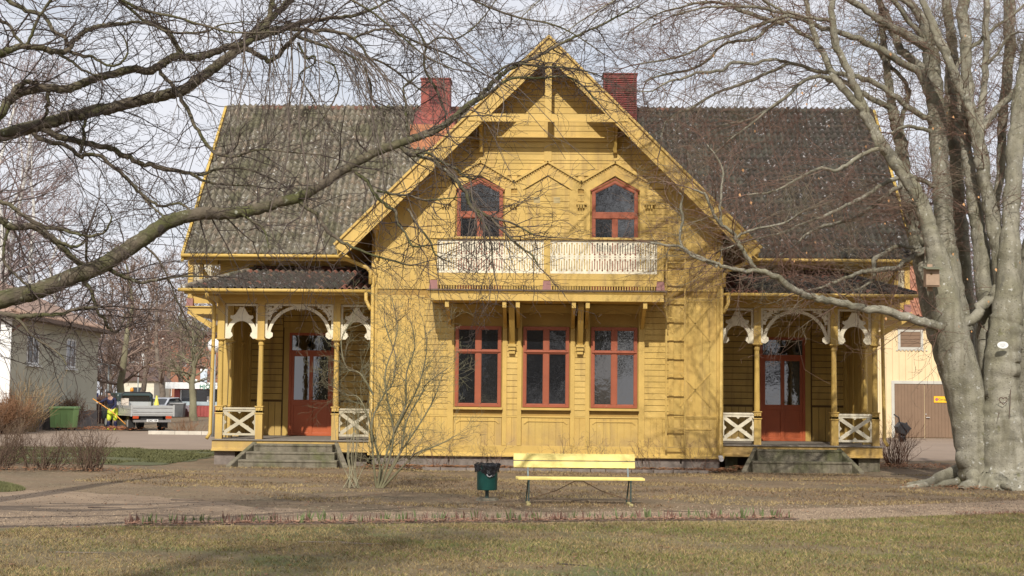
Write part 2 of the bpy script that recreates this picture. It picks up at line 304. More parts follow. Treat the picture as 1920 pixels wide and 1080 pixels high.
# ---- body walls
b = M(); b.prism([(-GX, .33), (GX, .33), (GX, 5.8), (0, RZ-.17), (-GX, 5.8)], YF, YF+.15)
b.box(-GX, -GX+.12, YF+.15, 38.6, .33, 5.4).box(GX-.12, GX, YF+.15, 38.6, .33, 5.4)
gw = build(b, 'gable_wall', WALLB, H)
b = M(); MX = 8.63
b.box(-MX, MX, 38.6, 38.75, .33, 5.6)
for s in (-1, 1):
    b.prism([(38.75, .33), (46.0, .33), (46.0, 5.6), (42.4, RZ-.35), (38.75, 5.9)], s*MX-.07, s*MX+.07, 'x')
b.box(-MX, MX, 45.9, 46.05, .33, 5.6)
mw = build(b, 'main_wall', YELD, H)
b = M(); b.box(-GX+.05, GX-.05, YF+.06, 38.6, -.1, .33).box(-MX, MX, 38.55, 46, -.1, .33)
build(b, 'foundation', STONE, H)
# joints in foundation: stone blocks under the gable wall
pieces('foundation_stone', [(-3.6+i*.9, YF+.04, .14, .87+rnd.uniform(-.02, .02), .1, .30) for i in range(9)], STONE, H)
# ---- horizontal boards of the gable wall
BD = []; BH = .137
def hb(x0, x1, z0, z1, Y=YF, lim=True, h=BH, th=.024):
    z = z0
    while z < z1-.02:
        hh = min(h, z1-z); a, c = x0, x1
        if lim:
            hw = (RZ-.2) - (z+hh)
            a, c = max(a, -hw), min(c, hw)
        if c-a > .06: BD.append(((a+c)/2, Y-th/2-rnd.uniform(0, .004)-(.025 if Y > 38 else 0), z+hh/2, c-a, th, hh-(.017 if Y > 38 else .011)))
        z += hh
WXC = (-1.59, 0, 1.59)
for s in (-1, 1):
    hb(*sorted((s*2.30, s*2.86)), 1.25, 4.0)
    hb(*sorted((s*.67, s*.92)), 1.25, 3.0)
    hb(*sorted((s*2.32, s*2.84)), 4.2, 6.62, h=.15)
    hb(*sorted((s*.72, s*.86)), 4.2, 6.5, h=.15)
    hb(*sorted((s*2.9, s*3.05)), 5.3, 6.62, h=.15)
hb(-.52, .52, 4.2, 6.6, h=.15)
hb(-3.3, 3.3, 7.28, 7.72, h=.147); hb(-3.3, -.09, 7.83, 8.1, h=.147); hb(.09, 3.3, 7.83, 8.1, h=.147)
hb(-2.4, -.09, 8.1, 9.6, h=.147); hb(.09, 2.4, 8.1, 9.6, h=.147)
# infill around hood moulds
def hbz(z0, z1):
    z = z0
    while z < z1-.01:
        segs = []
        hw = (RZ-.2)-(z+.147)
        for (a, c) in ((-hw, -2.32), (-.86, -.72), (.72, .86), (2.32, hw)): segs.append((a, c))
        for a, c in segs:
            if c-a > .05: BD.append(((a+c)/2, YF-.012, z+.07, c-a, .024, .136))
        z += .147
hbz(6.62, 6.9); hb(-3.3, 3.3, 6.91, 7.28, h=.147)
# back wall of the verandas
for s in (-1, 1): build(M().box(*sorted((s*4.13, s*7.85)), 38.575, 38.599, .62, 4.6), 'veranda_backing', mat('shadow_gap_brown', (.14, .085, .03), .9, .1), mw)
for s in (-1, 1):
    hb(*sorted((s*4.14, s*5.4)), 1.55, 4.6, 38.6, False, .165); hb(*sorted((s*6.95, s*7.8)), 1.55, 4.6, 38.6, False, .165)
    hb(*sorted((s*5.42, s*6.93)), 3.45, 4.6, 38.6, False, .165)
pieces('board', BD, YEL2, gw, 300)
# vertical boards
VB = []
def vb(x0, x1, z0, z1, Y=YF, bw=.155, lim=True):
    n = max(1, round((x1-x0)/bw)); d = (x1-x0)/n
    for i in range(n):
        cx = x0+d*(i+.5); zt = z1
        if lim: zt = min(z1, RZ-.2-max(abs(cx-d/2), abs(cx+d/2)))
        if zt-z0 > .05: VB.append((cx, Y-.011-rnd.uniform(0, .004)-(.025 if Y > 38 else 0), (z0+zt)/2, d-(.012 if Y > 38 else .0045), .022, zt-z0))
for s in (-1, 1):
    vb(*sorted((s*2.98, s*3.98)), .56, 4.05); vb(*sorted((s*2.9, s*4.05)), 4.2, 6.9)
    vb(*sorted((s*2.30, s*2.86)), .56, 1.24)
for c in WXC: vb(c-.56, c+.56, .56, 1.2)
for s in (-1, 1):
    vb(*sorted((s*.66, s*.93)), .56, 1.24); vb(*sorted((s*4.14, s*5.4)), .62, 1.5, 38.6, .17); vb(*sorted((s*6.95, s*7.8)), .62, 1.5, 38.6, .17)
pieces('vertical_board', VB, YEL, gw, 300)
# ---- flat trims of the gable wall
t = M()
def tb(x0, x1, z0, z1, d=.05, Y=YF): t.box(min(x0, x1), max(x0, x1), Y-d, Y+.02, z0, z1)
tb(-GX-.03, GX+.03, .33, .56, .03); t.prism([(YF-.03, .33), (YF-.1, .30), (YF-.1, .33), (YF-.03, .40)], -GX-.04, GX+.04, 'x')
tb(-3.98, 3.98, 1.215, 1.25, .034)
for s in (-1, 1):
    tb(s*3.98, s*4.13, .56, 5.7, .042); tb(s*2.86, s*2.98, .56, 4.05, .04); tb(s*2.84, s*2.93, 4.2, 6.7, .04)
    tb(s*2.16, s*2.30, .56, 3.9, .04); tb(s*.92, s*1.02, .56, 3.9, .04); tb(s*.57, s*.67, .56, 3.9, .04)
    tb(s*2.17, s*2.32, 4.2, 6.75, .04); tb(s*.86, s*1.01, 4.2, 6.6, .04); tb(s*.52, s*.72, 4.2, 6.6, .036)
    tb(s*2.98, s*3.98, 3.95, 4.05, .03); tb(s*2.98, s*3.98, 1.25, 1.30, .05)
tb(-2.3, 2.3, 3.66, 3.86, .035)                      # header band under the balcony
tb(-.09, .09, 7.26, 9.6, .05)                        # king post on the wall
tb(-2.28, 2.28, 7.72, 7.83, .07)                      # moulded string at upper gable
t.box(-2.2, 2.2, YF-.11, YF-.07, 7.80, 7.83)
build(t, 'trim_board', YELD, gw, bevel=.004)
# lower wall of upper storey, behind the balcony, and hood fields
t = M()
for c in WXC:
    w2 = .80
    if c: t.prism([(c-w2, 6.6), (c-w2, 6.74), (c, 7.22), (c+w2, 6.74), (c+w2, 6.6), (c+.58, 6.56), (c, 6.9), (c-.58, 6.56)], YF-.034, YF-.001)
    else: t.prism([(-w2+.02, 6.6), (-w2+.02, 6.74), (0, 7.22), (w2-.02, 6.74), (w2-.02, 6.6), (.52, 6.6), (0, 6.92), (-.52, 6.6)], YF-.034, YF-.001)
t.prism([(-.50, 6.6), (0, 6.9), (.50, 6.6)], YF-.02, YF-.001)
build(t, 'gable_field', YEL, gw)
t = M(); hd = M()
for c in WXC:
    for s in (-1, 1):
        t.bar((c+s*.81, YF-.06, 6.76), (c-s*.01, YF-.06, 7.25), .05, .06, (0, 1, 0))
        for i in range(13):
            f = i/13; x = c+s*(.80-.78*f); z = 6.70+.475*f
            hd.prism([(x-.022, z+.03), (x+.022, z+.03), (x, z-.035)], YF-.06, YF-.03)
    for s in (-1, 1):
        if c or True: t.bar((c+s*.58, YF-.045, 6.58), (c, YF-.045, 6.93), .022, .03, (0, 1, 0))
for x in (-2.4, -.8, .8, 2.4):
    for i in range(3): hd.box(x-.09+i*.06, x-.05+i*.06, YF-.10, YF-.03, 6.14, 6.22)
    hd.box(x-.12, x+.12, YF-.11, YF-.03, 6.22, 6.26)
build(t, 'hood_mould', YELD, gw); build(hd, 'scalloped_trim', YELD, gw)
# diagonal battens and cut-line ornaments in the outer bays
class BT:
    def bar(self, *a): build(M().bar(*a), 'batten', YELD, gw)
t = BT()
for s in (-1, 1):
    for (zc, hz) in ((3.45, .42), (1.9, .4)):
        for q in (-1, 1): t.bar((s*3.48-.36*q, YF-.03, zc-hz), (s*3.48+.36*q, YF-.03, zc+hz), .03, .02, (0, 1, 0))
for c in WXC:
    t.bar((c-.42, YF-.032, 1.13), (c+.42, YF-.032, 1.13), .02, .02, (0, 1, 0))
    for s in (-1, 1): t.bar((c+s*.42, YF-.032, 1.13), (c+s*.5, YF-.032, 1.07), .02, .02, (0, 1, 0))
    t.bar((c-.4, YF-.045, 3.62), (c, YF-.045, 3.74), .02, .02, (0, 1, 0)); t.bar((c+.4, YF-.045, 3.62), (c, YF-.045, 3.74), .02, .02, (0, 1, 0))
for s in (-1, 1): t.bar((s*3.85, YF-.032, .98), (s*3.1, YF-.032, .98), .02, .02, (0, 1, 0)); 
vt = M()
for x in (-.25, .22):
    vt = M().box(x-.075, x+.075, YF-.026, YF-.022, 6.26, 6.40)
    for i in range(4): vt.box(x-.07, x+.07, YF-.034, YF-.027, 6.27+i*.035, 6.29+i*.035)
    build(vt, 'wall_vent', mat('vent_metal', (.46, .36, .17), .6), gw)

# ---- windows
def window(c, z0, z1, pointed=False, door=False):
    w2 = .54; f = M(); Y0, Y1 = YF-.055, YF+.06
    fr = .07
    if pointed:
        zs, za = z1-.28, z1
        f.prism([(c-w2, z0), (c-w2, zs), (c, za), (c+w2, zs), (c+w2, z0), (c+w2-fr, z0), (c+w2-fr, zs-.03), (c, za-fr*1.15), (c-w2+fr, zs-.03), (c-w2+fr, z0)], Y0, Y1)
        f.bar((c-w2-.03, YF-.07, zs+.01), (c+.008, YF-.07, za+.03), .03, .03, (0, 1, 0)); f.bar((c+w2+.03, YF-.07, zs+.01), (c-.008, YF-.07, za+.03), .03, .03, (0, 1, 0))
        tz = 5.97; f.box(c-w2+.02, c+w2-.02, Y0-.008, Y1, tz-.07, tz+.07); f.box(c-.055, c+.055, Y0+.008, Y1, z0, tz-.07)
        f.box(c-w2+fr, c+w2-fr, Y0+.02, Y1, z0, z0+.9)
        ps = [[(c-w2+fr, tz+.07), (c-w2+fr, zs-.03), (c, za-fr*1.15), (c+w2-fr, zs-.03), (c+w2-fr, tz+.07)]]
        for s in (-1, 1): ps.append([(c+s*.055, z0+.9), (c+s*.055, tz-.07), (c+s*(w2-fr), tz-.07), (c+s*(w2-fr), z0+.9)])
    else:
        f.box(c-w2, c-w2+fr, Y0, Y1, z0, z1).box(c+w2-fr, c+w2, Y0, Y1, z0, z1).box(c-w2+fr, c+w2-fr, Y0, Y1, z1-fr, z1).box(c-w2+fr, c+w2-fr, Y0, Y1, z0, z0+fr)
        tz = z0+.685*(z1-z0); f.box(c-w2+fr, c+w2-fr, Y0-.006, Y1, tz-.035, tz+.035); f.box(c-w2+.02, c+w2-.02, Y0-.03, Y0-.006, tz-.01, tz+.012)
        f.box(c-.06, c+.06, Y0+.004, Y1, z0+fr, tz-.035).box(c-.06, c+.06, Y0+.004, Y1, tz+.035, z1-fr)
        ps = []
        for s in (-1, 1):
            for (a, d) in ((z0+fr, tz-.035), (tz+.035, z1-fr)): ps.append([(c+s*.06, a), (c+s*.06, d), (c+s*(w2-fr), d), (c+s*(w2-fr), a)])
    fo = build(f, 'window' if not pointed else 'balcony_door', REDW, H, bevel=.004)
    for p in ps:
        # hairline-different tilt of each pane, as old glass has
        a, bq = rnd.uniform(-.02, .02), rnd.uniform(-.018, .018)
        cx = sum(q[0] for q in p)/len(p); cz = sum(q[1] for q in p)/len(p)
        m_ = M(); n_ = len(p); m_.v = [(x, YF-.022+(x-cx)*a+(z-cz)*bq, z) for x, z in p]; m_.f = [tuple(range(n_))]
        build(m_, 'pane', GLASS, fo)
        e = M()   # inner sash edge
        for i in range(n_): e.bar((p[i][0], YF-.03, p[i][1]), (p[(i+1) % n_][0], YF-.03, p[(i+1) % n_][1]), .03, .03, (0, 1, 0))
        build(e, 'sash', REDW, fo)
    if not pointed:
        s_ = M().box(c-w2-.04, c+w2+.04, YF-.12, YF-.055, z0-.065, z0-.012); build(s_, 'sill', YELD, fo)
    return fo
for c in WXC: window(c, 1.455, 3.34)
for c in (-1.59, 1.59): window(c, 4.2, 6.82, True)

# ---- gable roof: bargeboards, soffit, roof slabs
YB = 33.68
for s in (-1, 1):
    b = M(); b.prism([(s*4.90, rk(4.90)), (0, rk(0)), (0, rk(0)-.47), (s*4.66, rk(4.66)-.47), (s*4.90, rk(4.90)-.10)], YB, YB+.05)
    build(b, 'bargeboard', YEL, H, bevel=.006)
    b = M(); b.bar((s*4.86, YB-.012, rk(4.86)-.33), (0, YB-.012, rk(0)-.33), .025, .02, (0, 1, 0)); b.bar((s*4.93, YB-.02, rk(4.93)+.02), (0, YB-.02, rk(0)+.02), .05, .06, (0, 1, 0))
    b.bar((s*4.7, YB-.008, rk(4.7)-.46), (0, YB-.008, rk(0)-.46), .04, .03, (0, 1, 0))
    build(b, 'barge_moulding', YELD, H)
    b = M(); b.prism([(s*4.90, rk(4.90)-.02), (0, rk(0)-.02), (0, rk(0)-.14), (s*4.85, rk(4.85)-.14)], YB+.05, 42.4)
    build(b, 'gable_roof', YELD, H)
# open gable truss
build(M().box(-.075, .075, YB-.03, YB+.04, rk(0)-1.95, rk(0)-.55), 'king_post', YELD, H, bevel=.004)
build(M().box(-1.86, 1.86, YB-.025, YB+.05, 8.08, 8.25), 'tie_beam', YELD, H, bevel=.004); build(M().box(-1.6, 1.6, YB-.06, YB-.026, 8.06, 8.10), 'tie_moulding', YELD, H)
build(M().prism([(-.22, 9.55), (-.14, 9.68), (0, 9.80), (.14, 9.68), (.22, 9.55), (.08, 9.42), (-.08, 9.42)], YB-.045, YB-.031), 'gable_ornament', YELD, H)
for s in (-1, 1):
    b = M(); b.box(s*1.58-.05, s*1.58+.05, YB+.06, YF-.04, 7.98, 8.08); b.box(s*1.58-.048, s*1.58+.048, YF-.16, YF-.04, 7.5, 7.975)
    b.prism([(YF-.165, 7.45), (YF-.165, 7.75), (YB+.12, 7.97), (YB+.25, 7.97)], s*1.58-.04, s*1.58+.04, 'x'); build(b, 'gable_bracket', YELD, H)
    b = M(); b.box(s*4.0-.06, s*4.0+.06, YB+.07, YF-.04, 5.55, 5.68); b.box(s*4.0-.05, s*4.0+.05, YF-.15, YF-.045, 4.95, 5.545); b.prism([(YF-.155, 5.0), (YF-.155, 5.25), (YB+.15, 5.545), (YB+.3, 5.545)], s*4.0-.04, s*4.0+.04, 'x')
    b.lathe([(.0, 0), (.03, .02), (.03, .06), (.015, .11)], (s*4.0, YF-.1, 4.84), 8); build(b, 'gable_bracket', YELD, H)
b = M(); b.tube([(0, YB+.1, 9.9), (0, YB+.1, 10.35)], [.02, .008], 6); build(b, 'finial', mat('iron', (.06, .05, .045), .6), H)

# ---- balcony
b = M(); YBF = 33.25
b.box(-2.66, 2.66, YBF, YF-.05, 3.87, 4.085)
BAL = build(b, 'balcony', YEL, H, bevel=.006)
b = M(); b.box(-2.72, 2.72, YBF-.06, YF-.05, 4.09, 4.125); build(b, 'balcony_cap', mat('brown_flashing', (.10, .065, .04), .5), BAL)
b = M(); b.prism([(YBF-.045, 4.085), (YBF-.005, 4.085), (YBF-.005, 4.03)], -2.7, 2.7, 'x'); build(b, 'cornice', YELD, BAL)
for x in (-2.58, 0, 2.58):
    b = M().box(x-.073, x+.073, YBF+.02, YBF+.15, 4.34, 5.27); build(b, 'balcony_post', YEL, BAL, bevel=.006)
    b = M(); b.prism([(x-.10, 4.126), (x+.10, 4.126), (x+.08, 4.33), (x-.08, 4.33)], YBF+.0, YBF+.16); build(b, 'post_shoe', PINK, BAL)
b = M().box(-2.68, 2.68, YBF-.01, YBF+.17, 5.28, 5.33)
for s in (-1, 1): b.box(s*2.58-.09, s*2.58+.09, YBF+.17, YF-.06, 5.28, 5.33)
build(b, 'handrail', YEL, BAL, bevel=.005)
b = M()
for a in (-2.505, .075): b.box(a, a+2.43, YBF+.04, YBF+.075, 4.22, 4.355); b.box(a, a+2.43, YBF+.046, YBF+.081, 4.365, 4.5)
for s in (-1, 1): b.box(s*2.58-.02, s*2.58+.02, YBF+.16, YF-.06, 4.22, 4.5)
build(b, 'rail_board', YEL, BAL)
def fret(x0, x1, z0, z1, Y, th=.022, per=.117, ax='y'):
    """fretwork panel: solid strips left between sawn slots with diamond ends"""
    m_ = M(); n = round((x1-x0)/(per/2)); d = (x1-x0)/n; zm = (z0+z1)/2; e = (z1-z0)
    def bx(a, c, p, q):
        if ax == 'y': m_.box(a, c, Y, Y+th, p, q)
        else: m_.box(Y, Y+th, a, c, p, q)
    sw = d*.17
    bx(x0, x1, z1-.05, z1); bx(x0, x1, z0, z0+.05); bx(x0, x1, zm-.035, zm-.013); bx(x0, x1, zm+.013, zm+.035)
    for i in range(n):
        c = x0+d*(i+.5)
        # slot i at c: strips on both sides; alternate long/short ends
        up = i % 2
        a0, a1 = c-d/2, c+d/2
        for (zz0, zz1, flip) in ((z0+.05, zm-.035, 0), (zm+.035, z1-.05, 1)):
            top = up ^ flip
            lo = zz0+(.0 if not top else .045); hi = zz1-(.0 if top else .045)
            if lo > zz0: bx(a0, a1, zz0, lo)
            if hi < zz1: bx(a0, a1, hi, zz1)
            dz = .03; dd = d*.36
            pts_l = [(a0, lo), (c-sw, lo), (c-sw, hi), (a0, hi)]
            if top: pts_l = [(a0, lo), (c-sw, lo), (c-sw, hi-dz*1.6), (c-dd, hi-dz*.8), (c-sw*.3, hi), (a0, hi)]
            else: pts_l = [(a0, lo), (c-sw*.3, lo), (c-dd, lo+dz*.8), (c-sw, lo+dz*1.6), (c-sw, hi), (a0, hi)]
            pts_r = [(2*c-p[0], p[1]) for p in pts_l]
            for pp in (pts_l, pts_r): m_.prism(pp, Y, Y+th, ax if ax == 'x' else 'y')
        if up: 
            bx(a0, c-.012, zm-.013, zm+.013); bx(c+.012, a1, zm-.013, zm+.013)
        else: bx(a0, a1, zm-.013, zm+.013)
    return m_
for a in (-2.505, .075): build(fret(a, a+2.43, 4.505, 5.265, YBF+.06), 'fretwork_panel', CREAM, BAL)
b = M()
for a in (-2.505, .075):
    for i in range(40): b.box(a+.02+i*.06, a+.045+i*.06, YBF+.05, YBF+.07, 4.126, 4.22)
build(b, 'rail_spindles', YELD, BAL)
for x in (-2.27, -.96, -.655, .62, .935, 2.24):
    br = M(); br.box(x-.045, x+.045, YBF+.05, YBF+.16, 3.72, 3.868); br.prism([(YF-.05, 3.3), (YF-.05, 3.6), (YBF+.3, 3.86), (YBF+.17, 3.86), (YBF+.17, 3.76), (YF-.14, 3.38)], x-.04, x+.04, 'x'); build(br, 'balcony_bracket', YELD, H)
for x in (-.80, .79):
    br = M(); br.prism([(YF-.04, 2.72), (YF-.04, 3.868), (YBF+.25, 3.868), (YBF+.25, 3.75), (YF-.14, 2.95)], x-.065, x+.065, 'x')
    for i in range(3): br.box(x-.07-.012*(2-i), x+.07+.012*(2-i), YF-.16+.03*i-.02, YF-.03, 2.86-i*.08, 2.92-i*.08)
    build(br, 'balcony_strut', YELD, H)

# ---- ladder fixed to the wall
b = M(); lx0, lx1 = P3(1249, 700, 34.2)[0], P3(1284, 700, 34.2)[0]
for x in (lx0, lx1): b.box(x-.018, x+.018, 34.18, 34.24, .50, 5.65)
for i in range(12): b.box(lx0+.018, lx1-.018, 34.195, 34.225, .55+i*.43, .575+i*.43)
for x in (lx0, lx1):
    for z in (.9, 2.6, 4.3, 5.5): b.box(x-.01, x+.01, 34.24, YF-.03, z, z+.03)
build(b, 'wall_ladder', YEL, H)

# ---- main roof: decking + pantiles
ridgeY, eaveY, eaveZ, RX = 42.4, 37.8, 5.32, 9.44
sl = (RZ-eaveZ)/(ridgeY-eaveY)
b = M()
b.prism([(eaveY, eaveZ-.06), (ridgeY, RZ-.06), (2*ridgeY-eaveY, eaveZ-.06), (2*ridgeY-eaveY, eaveZ-.16), (ridgeY, RZ-.2), (eaveY, eaveZ-.16)], -RX, RX, 'x')
roof = build(b, 'roof', YELD, H)
def tile_mesh(m, wd=.17, ln=.29):
    """S-shaped pantile, x across, y up-slope"""
    t_ = M(); prof = [(0, .0), (.18, -.02), (.36, -.014), (.52, .03), (.68, .06), (.84, .054), (1.0, .016), (1.1, .002)]
    n = len(prof)
    for (yy, dz) in ((0, .03), (ln, 0)):
        for (u, h) in prof: t_.v.append((u*wd, yy, h+dz))
    for (u, h) in prof: t_.v.append((u*wd, 0, h+.002))
    for i in range(n-1):
        t_.f.append((i, i+1, n+i+1, n+i)); t_.f.append((2*n+i, 2*n+i+1, i+1, i))
    return t_
ang = math.atan(sl); tm = [tile_mesh(None).mesh('tile', m, True) for m in TILE+TILED]
base = tile_mesh(None); BV = np.array(base.v); BF = base.f
def joined(items, m, parent, name='roof_tiles'):
    V = []; Q = []
    ca, sa = math.cos, math.sin
    q = np.array([f for f in BF])
    for k_, (x, y, z, a, rz_) in enumerate(items):
        p = BV.copy(); c, s = math.cos(rz_), math.sin(rz_); X = p[:, 0]*c-p[:, 1]*s; Yy = p[:, 0]*s+p[:, 1]*c
        c, s = math.cos(a), math.sin(a); V.append(np.stack([x+X, y+Yy*c-p[:, 2]*s, z+Yy*s+p[:, 2]*c], 1)); Q.append(q+k_*len(BV))
    if V: tag(npmesh(name, np.concatenate(V), np.concatenate(Q), m, parent, True), kind='stuff')
tw, te = .17, .25
slope_len = (ridgeY-eaveY)/math.cos(ang); nrow = int(slope_len/te)
cand = []
for s in (-1, 1):
    ncol = int((RX-.05)/tw)
    for r_ in range(nrow+1):
        for c_ in range(ncol):
            d = r_*te; x = (-RX+.03+c_*tw) if s < 0 else (RX-.03-(c_+1)*tw)
            y = eaveY-.04+d*math.cos(ang); z = eaveZ-.02+d*math.sin(ang)
            xm = x+tw/2
            if abs(xm) < (RZ-z)-.05: continue            # hidden below the gable roof
            if s < 0 and -3.75 < xm < -2.55 and z > 8.7: continue     # chimney flashing zone
            cand.append((s, x + rnd.uniform(-.006, .006), y, z + rnd.uniform(-.004, .006), ang + rnd.uniform(-.02, .02), rnd.uniform(-.015, .015), r_))
single = [c for c in cand if c[6] < 4 and (abs(c[1]) > 4.6)][:300]
ss = set(id(c) for c in single)
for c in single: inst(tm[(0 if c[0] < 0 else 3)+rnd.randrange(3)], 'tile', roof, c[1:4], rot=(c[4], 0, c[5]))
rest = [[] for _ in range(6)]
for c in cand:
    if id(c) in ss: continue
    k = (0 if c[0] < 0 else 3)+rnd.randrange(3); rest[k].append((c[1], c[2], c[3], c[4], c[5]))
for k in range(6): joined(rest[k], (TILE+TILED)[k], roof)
# back slope sheet and ridge tiles
b = M(); b.prism([(ridgeY, RZ-.02), (2*ridgeY-eaveY, eaveZ-.02), (2*ridgeY-eaveY, eaveZ-.06), (ridgeY, RZ-.06)], -RX, RX, 'x'); build(b, 'back_slope', TILED[0], roof)
rt = M().tube([(0, 0, 0), (.36, 0, 0)], [.085, .095], 8)
rme = [rt.mesh('ridge_tile', m, True) for m in (mat('dull_red_ridge', (.17, .085, .06), .9, .3, 6), TILE[1], TILED[1])]
x = -RX
while x < RX-.2: inst(rme[(0 if rnd.random() < .5 else 1) if x < 0 else (2 if rnd.random() < .85 else 0)], 'ridge_tile', roof, (x, ridgeY, RZ+.0)); x += .34
for s in (-1, 1):                                         # gable-end bargeboards of the wings
    b = M(); b.prism([(eaveY-.06, eaveZ-.22), (eaveY-.06, eaveZ+.02), (ridgeY, RZ+.07), (2*ridgeY-eaveY, eaveZ+.02), (2*ridgeY-eaveY, eaveZ-.22), (ridgeY, RZ-.2)], s*RX, s*(RX+.07), 'x')
    build(b, 'end_bargeboard', mat('lichen_yellow_board', (.50, .33, .07), .8, .35, 7, .3, 30, col2=(.3, .24, .1), c2scale=6), H)
    # eaves: gutter and soffit
    xs = sorted((s*4.7, s*9.5))
    b = M().tube([(xs[0], eaveY-.09, eaveZ-.05), (xs[1], eaveY-.09, eaveZ-.05)], .048, 10); build(b, 'gutter', YELD, H, True)
    b = M().box(xs[0], xs[1], eaveY+.02, eaveY+.05, eaveZ-.16, eaveZ-.09).box(xs[0], xs[1], 38.45, 38.6, eaveZ-.2, eaveZ+.3)
    build(b, 'eaves_board', YELD, H)
    b = M()
    for i in range(9):
        z = 4.62+i*.075; b.box(*sorted((s*4.14, s*8.6)), 38.6-.03, 38.6, z, z+.066)
    build(b, 'frieze_board', YELD, H)
    # swan neck from eaves gutter to the gable corner
    c = [(s*4.82, 37.6, 5.25), (s*4.84, 36.6, 5.02), (s*4.80, 35.6, 4.95), (s*4.7, 34.7, 4.93), (s*4.45, 34.25, 4.86), (s*4.2, 34.22, 4.78), (s*4.155, 34.25, 4.6)]
    c = [(s*4.86, YB+.3, 5.15), (s*4.86, YB+.35, 4.98), (s*4.78, YB+.45, 4.9), (s*4.5, YB+.65, 4.8), (s*4.22, YF-.12, 4.68), (s*4.14, YF-.12, 4.58), (s*4.14, YF-.12, 4.3)]
    b = M().tube(c, .05, 10); b.tube([(s*4.09, YF-.1, 4.5), (s*4.06, YF-.1, .5), (s*4.06, YF-.16, .38)], .042, 10); build(b, 'downspout', YEL, H, True)
b = M().tube([(4.06, YF-.28, .30), (4.06, YF-.12, .36)], .055, 12); build(b, 'drain_mouth', mat('white_enamel', (.75, .75, .75), .3), H)

# ---- chimneys
def chimney(px0, px1, ytop, Y, zb, ribs, m):
    x0, x1 = P3(px0, 200, Y)[0], P3(px1, 200, Y)[0]; zt = P3((px0+px1)/2, ytop, Y)[2]
    b = M().box(x0, x1, Y, Y+.75, zb, zt-.03)
    b.box(x0-.03, x1+.03, Y-.03, Y+.78, zt-.03, zt)
    ch = build(b, 'chimney', m, roof)
    if ribs:
        r = M(); z = zb+.1
        while z < zt-.1: r.prism([(Y-.03, z), (Y, z+.03), (Y, z)], x0+.02, x1-.02, 'x'); z += .062
        build(r, 'louvre', m, ch)
    else:
        r = M(); cx = (x0+x1)/2
        for i in range(6): r.box(cx-.19, cx+.19, Y-.008, Y-.002, zt-.75+i*.085, zt-.70+i*.085)
        r.box(cx-.21, cx+.21, Y-.016, Y-.009, zt-.27, zt-.22)
        build(M().box(cx-.19, cx+.19, Y-.006, Y, zt-.76, zt-.22), 'chimney_opening', DRED, ch); build(r, 'grate', mat('sooty_red', (.09, .018, .018), .8), ch)
    return x0, x1
x0, x1 = chimney(789, 843, 146, 41.2, 8.0, False, CHIM)
build(M().box(x0-.27, x1+.22, 40.97, 41.15, 8.3, 9.36), 'orange_apron', CHIMO, roof)
b = M().prism([(41.0, 8.4), (41.0, 9.365), (41.3, 9.72), (42.3, 10.02), (42.3, 8.4)], x0-.2, x1+.16, 'x'); build(b, 'chimney_base', CHIM, roof)
chimney(1132, 1194, 137, 41.2, 8.0, True, mat('chimney_dark_red', (.19, .045, .04), .8, .35, 4, streak=(.07, .03, .025), col2=(.12, .028, .026), c2scale=2))
for s in (-1, 1): pass

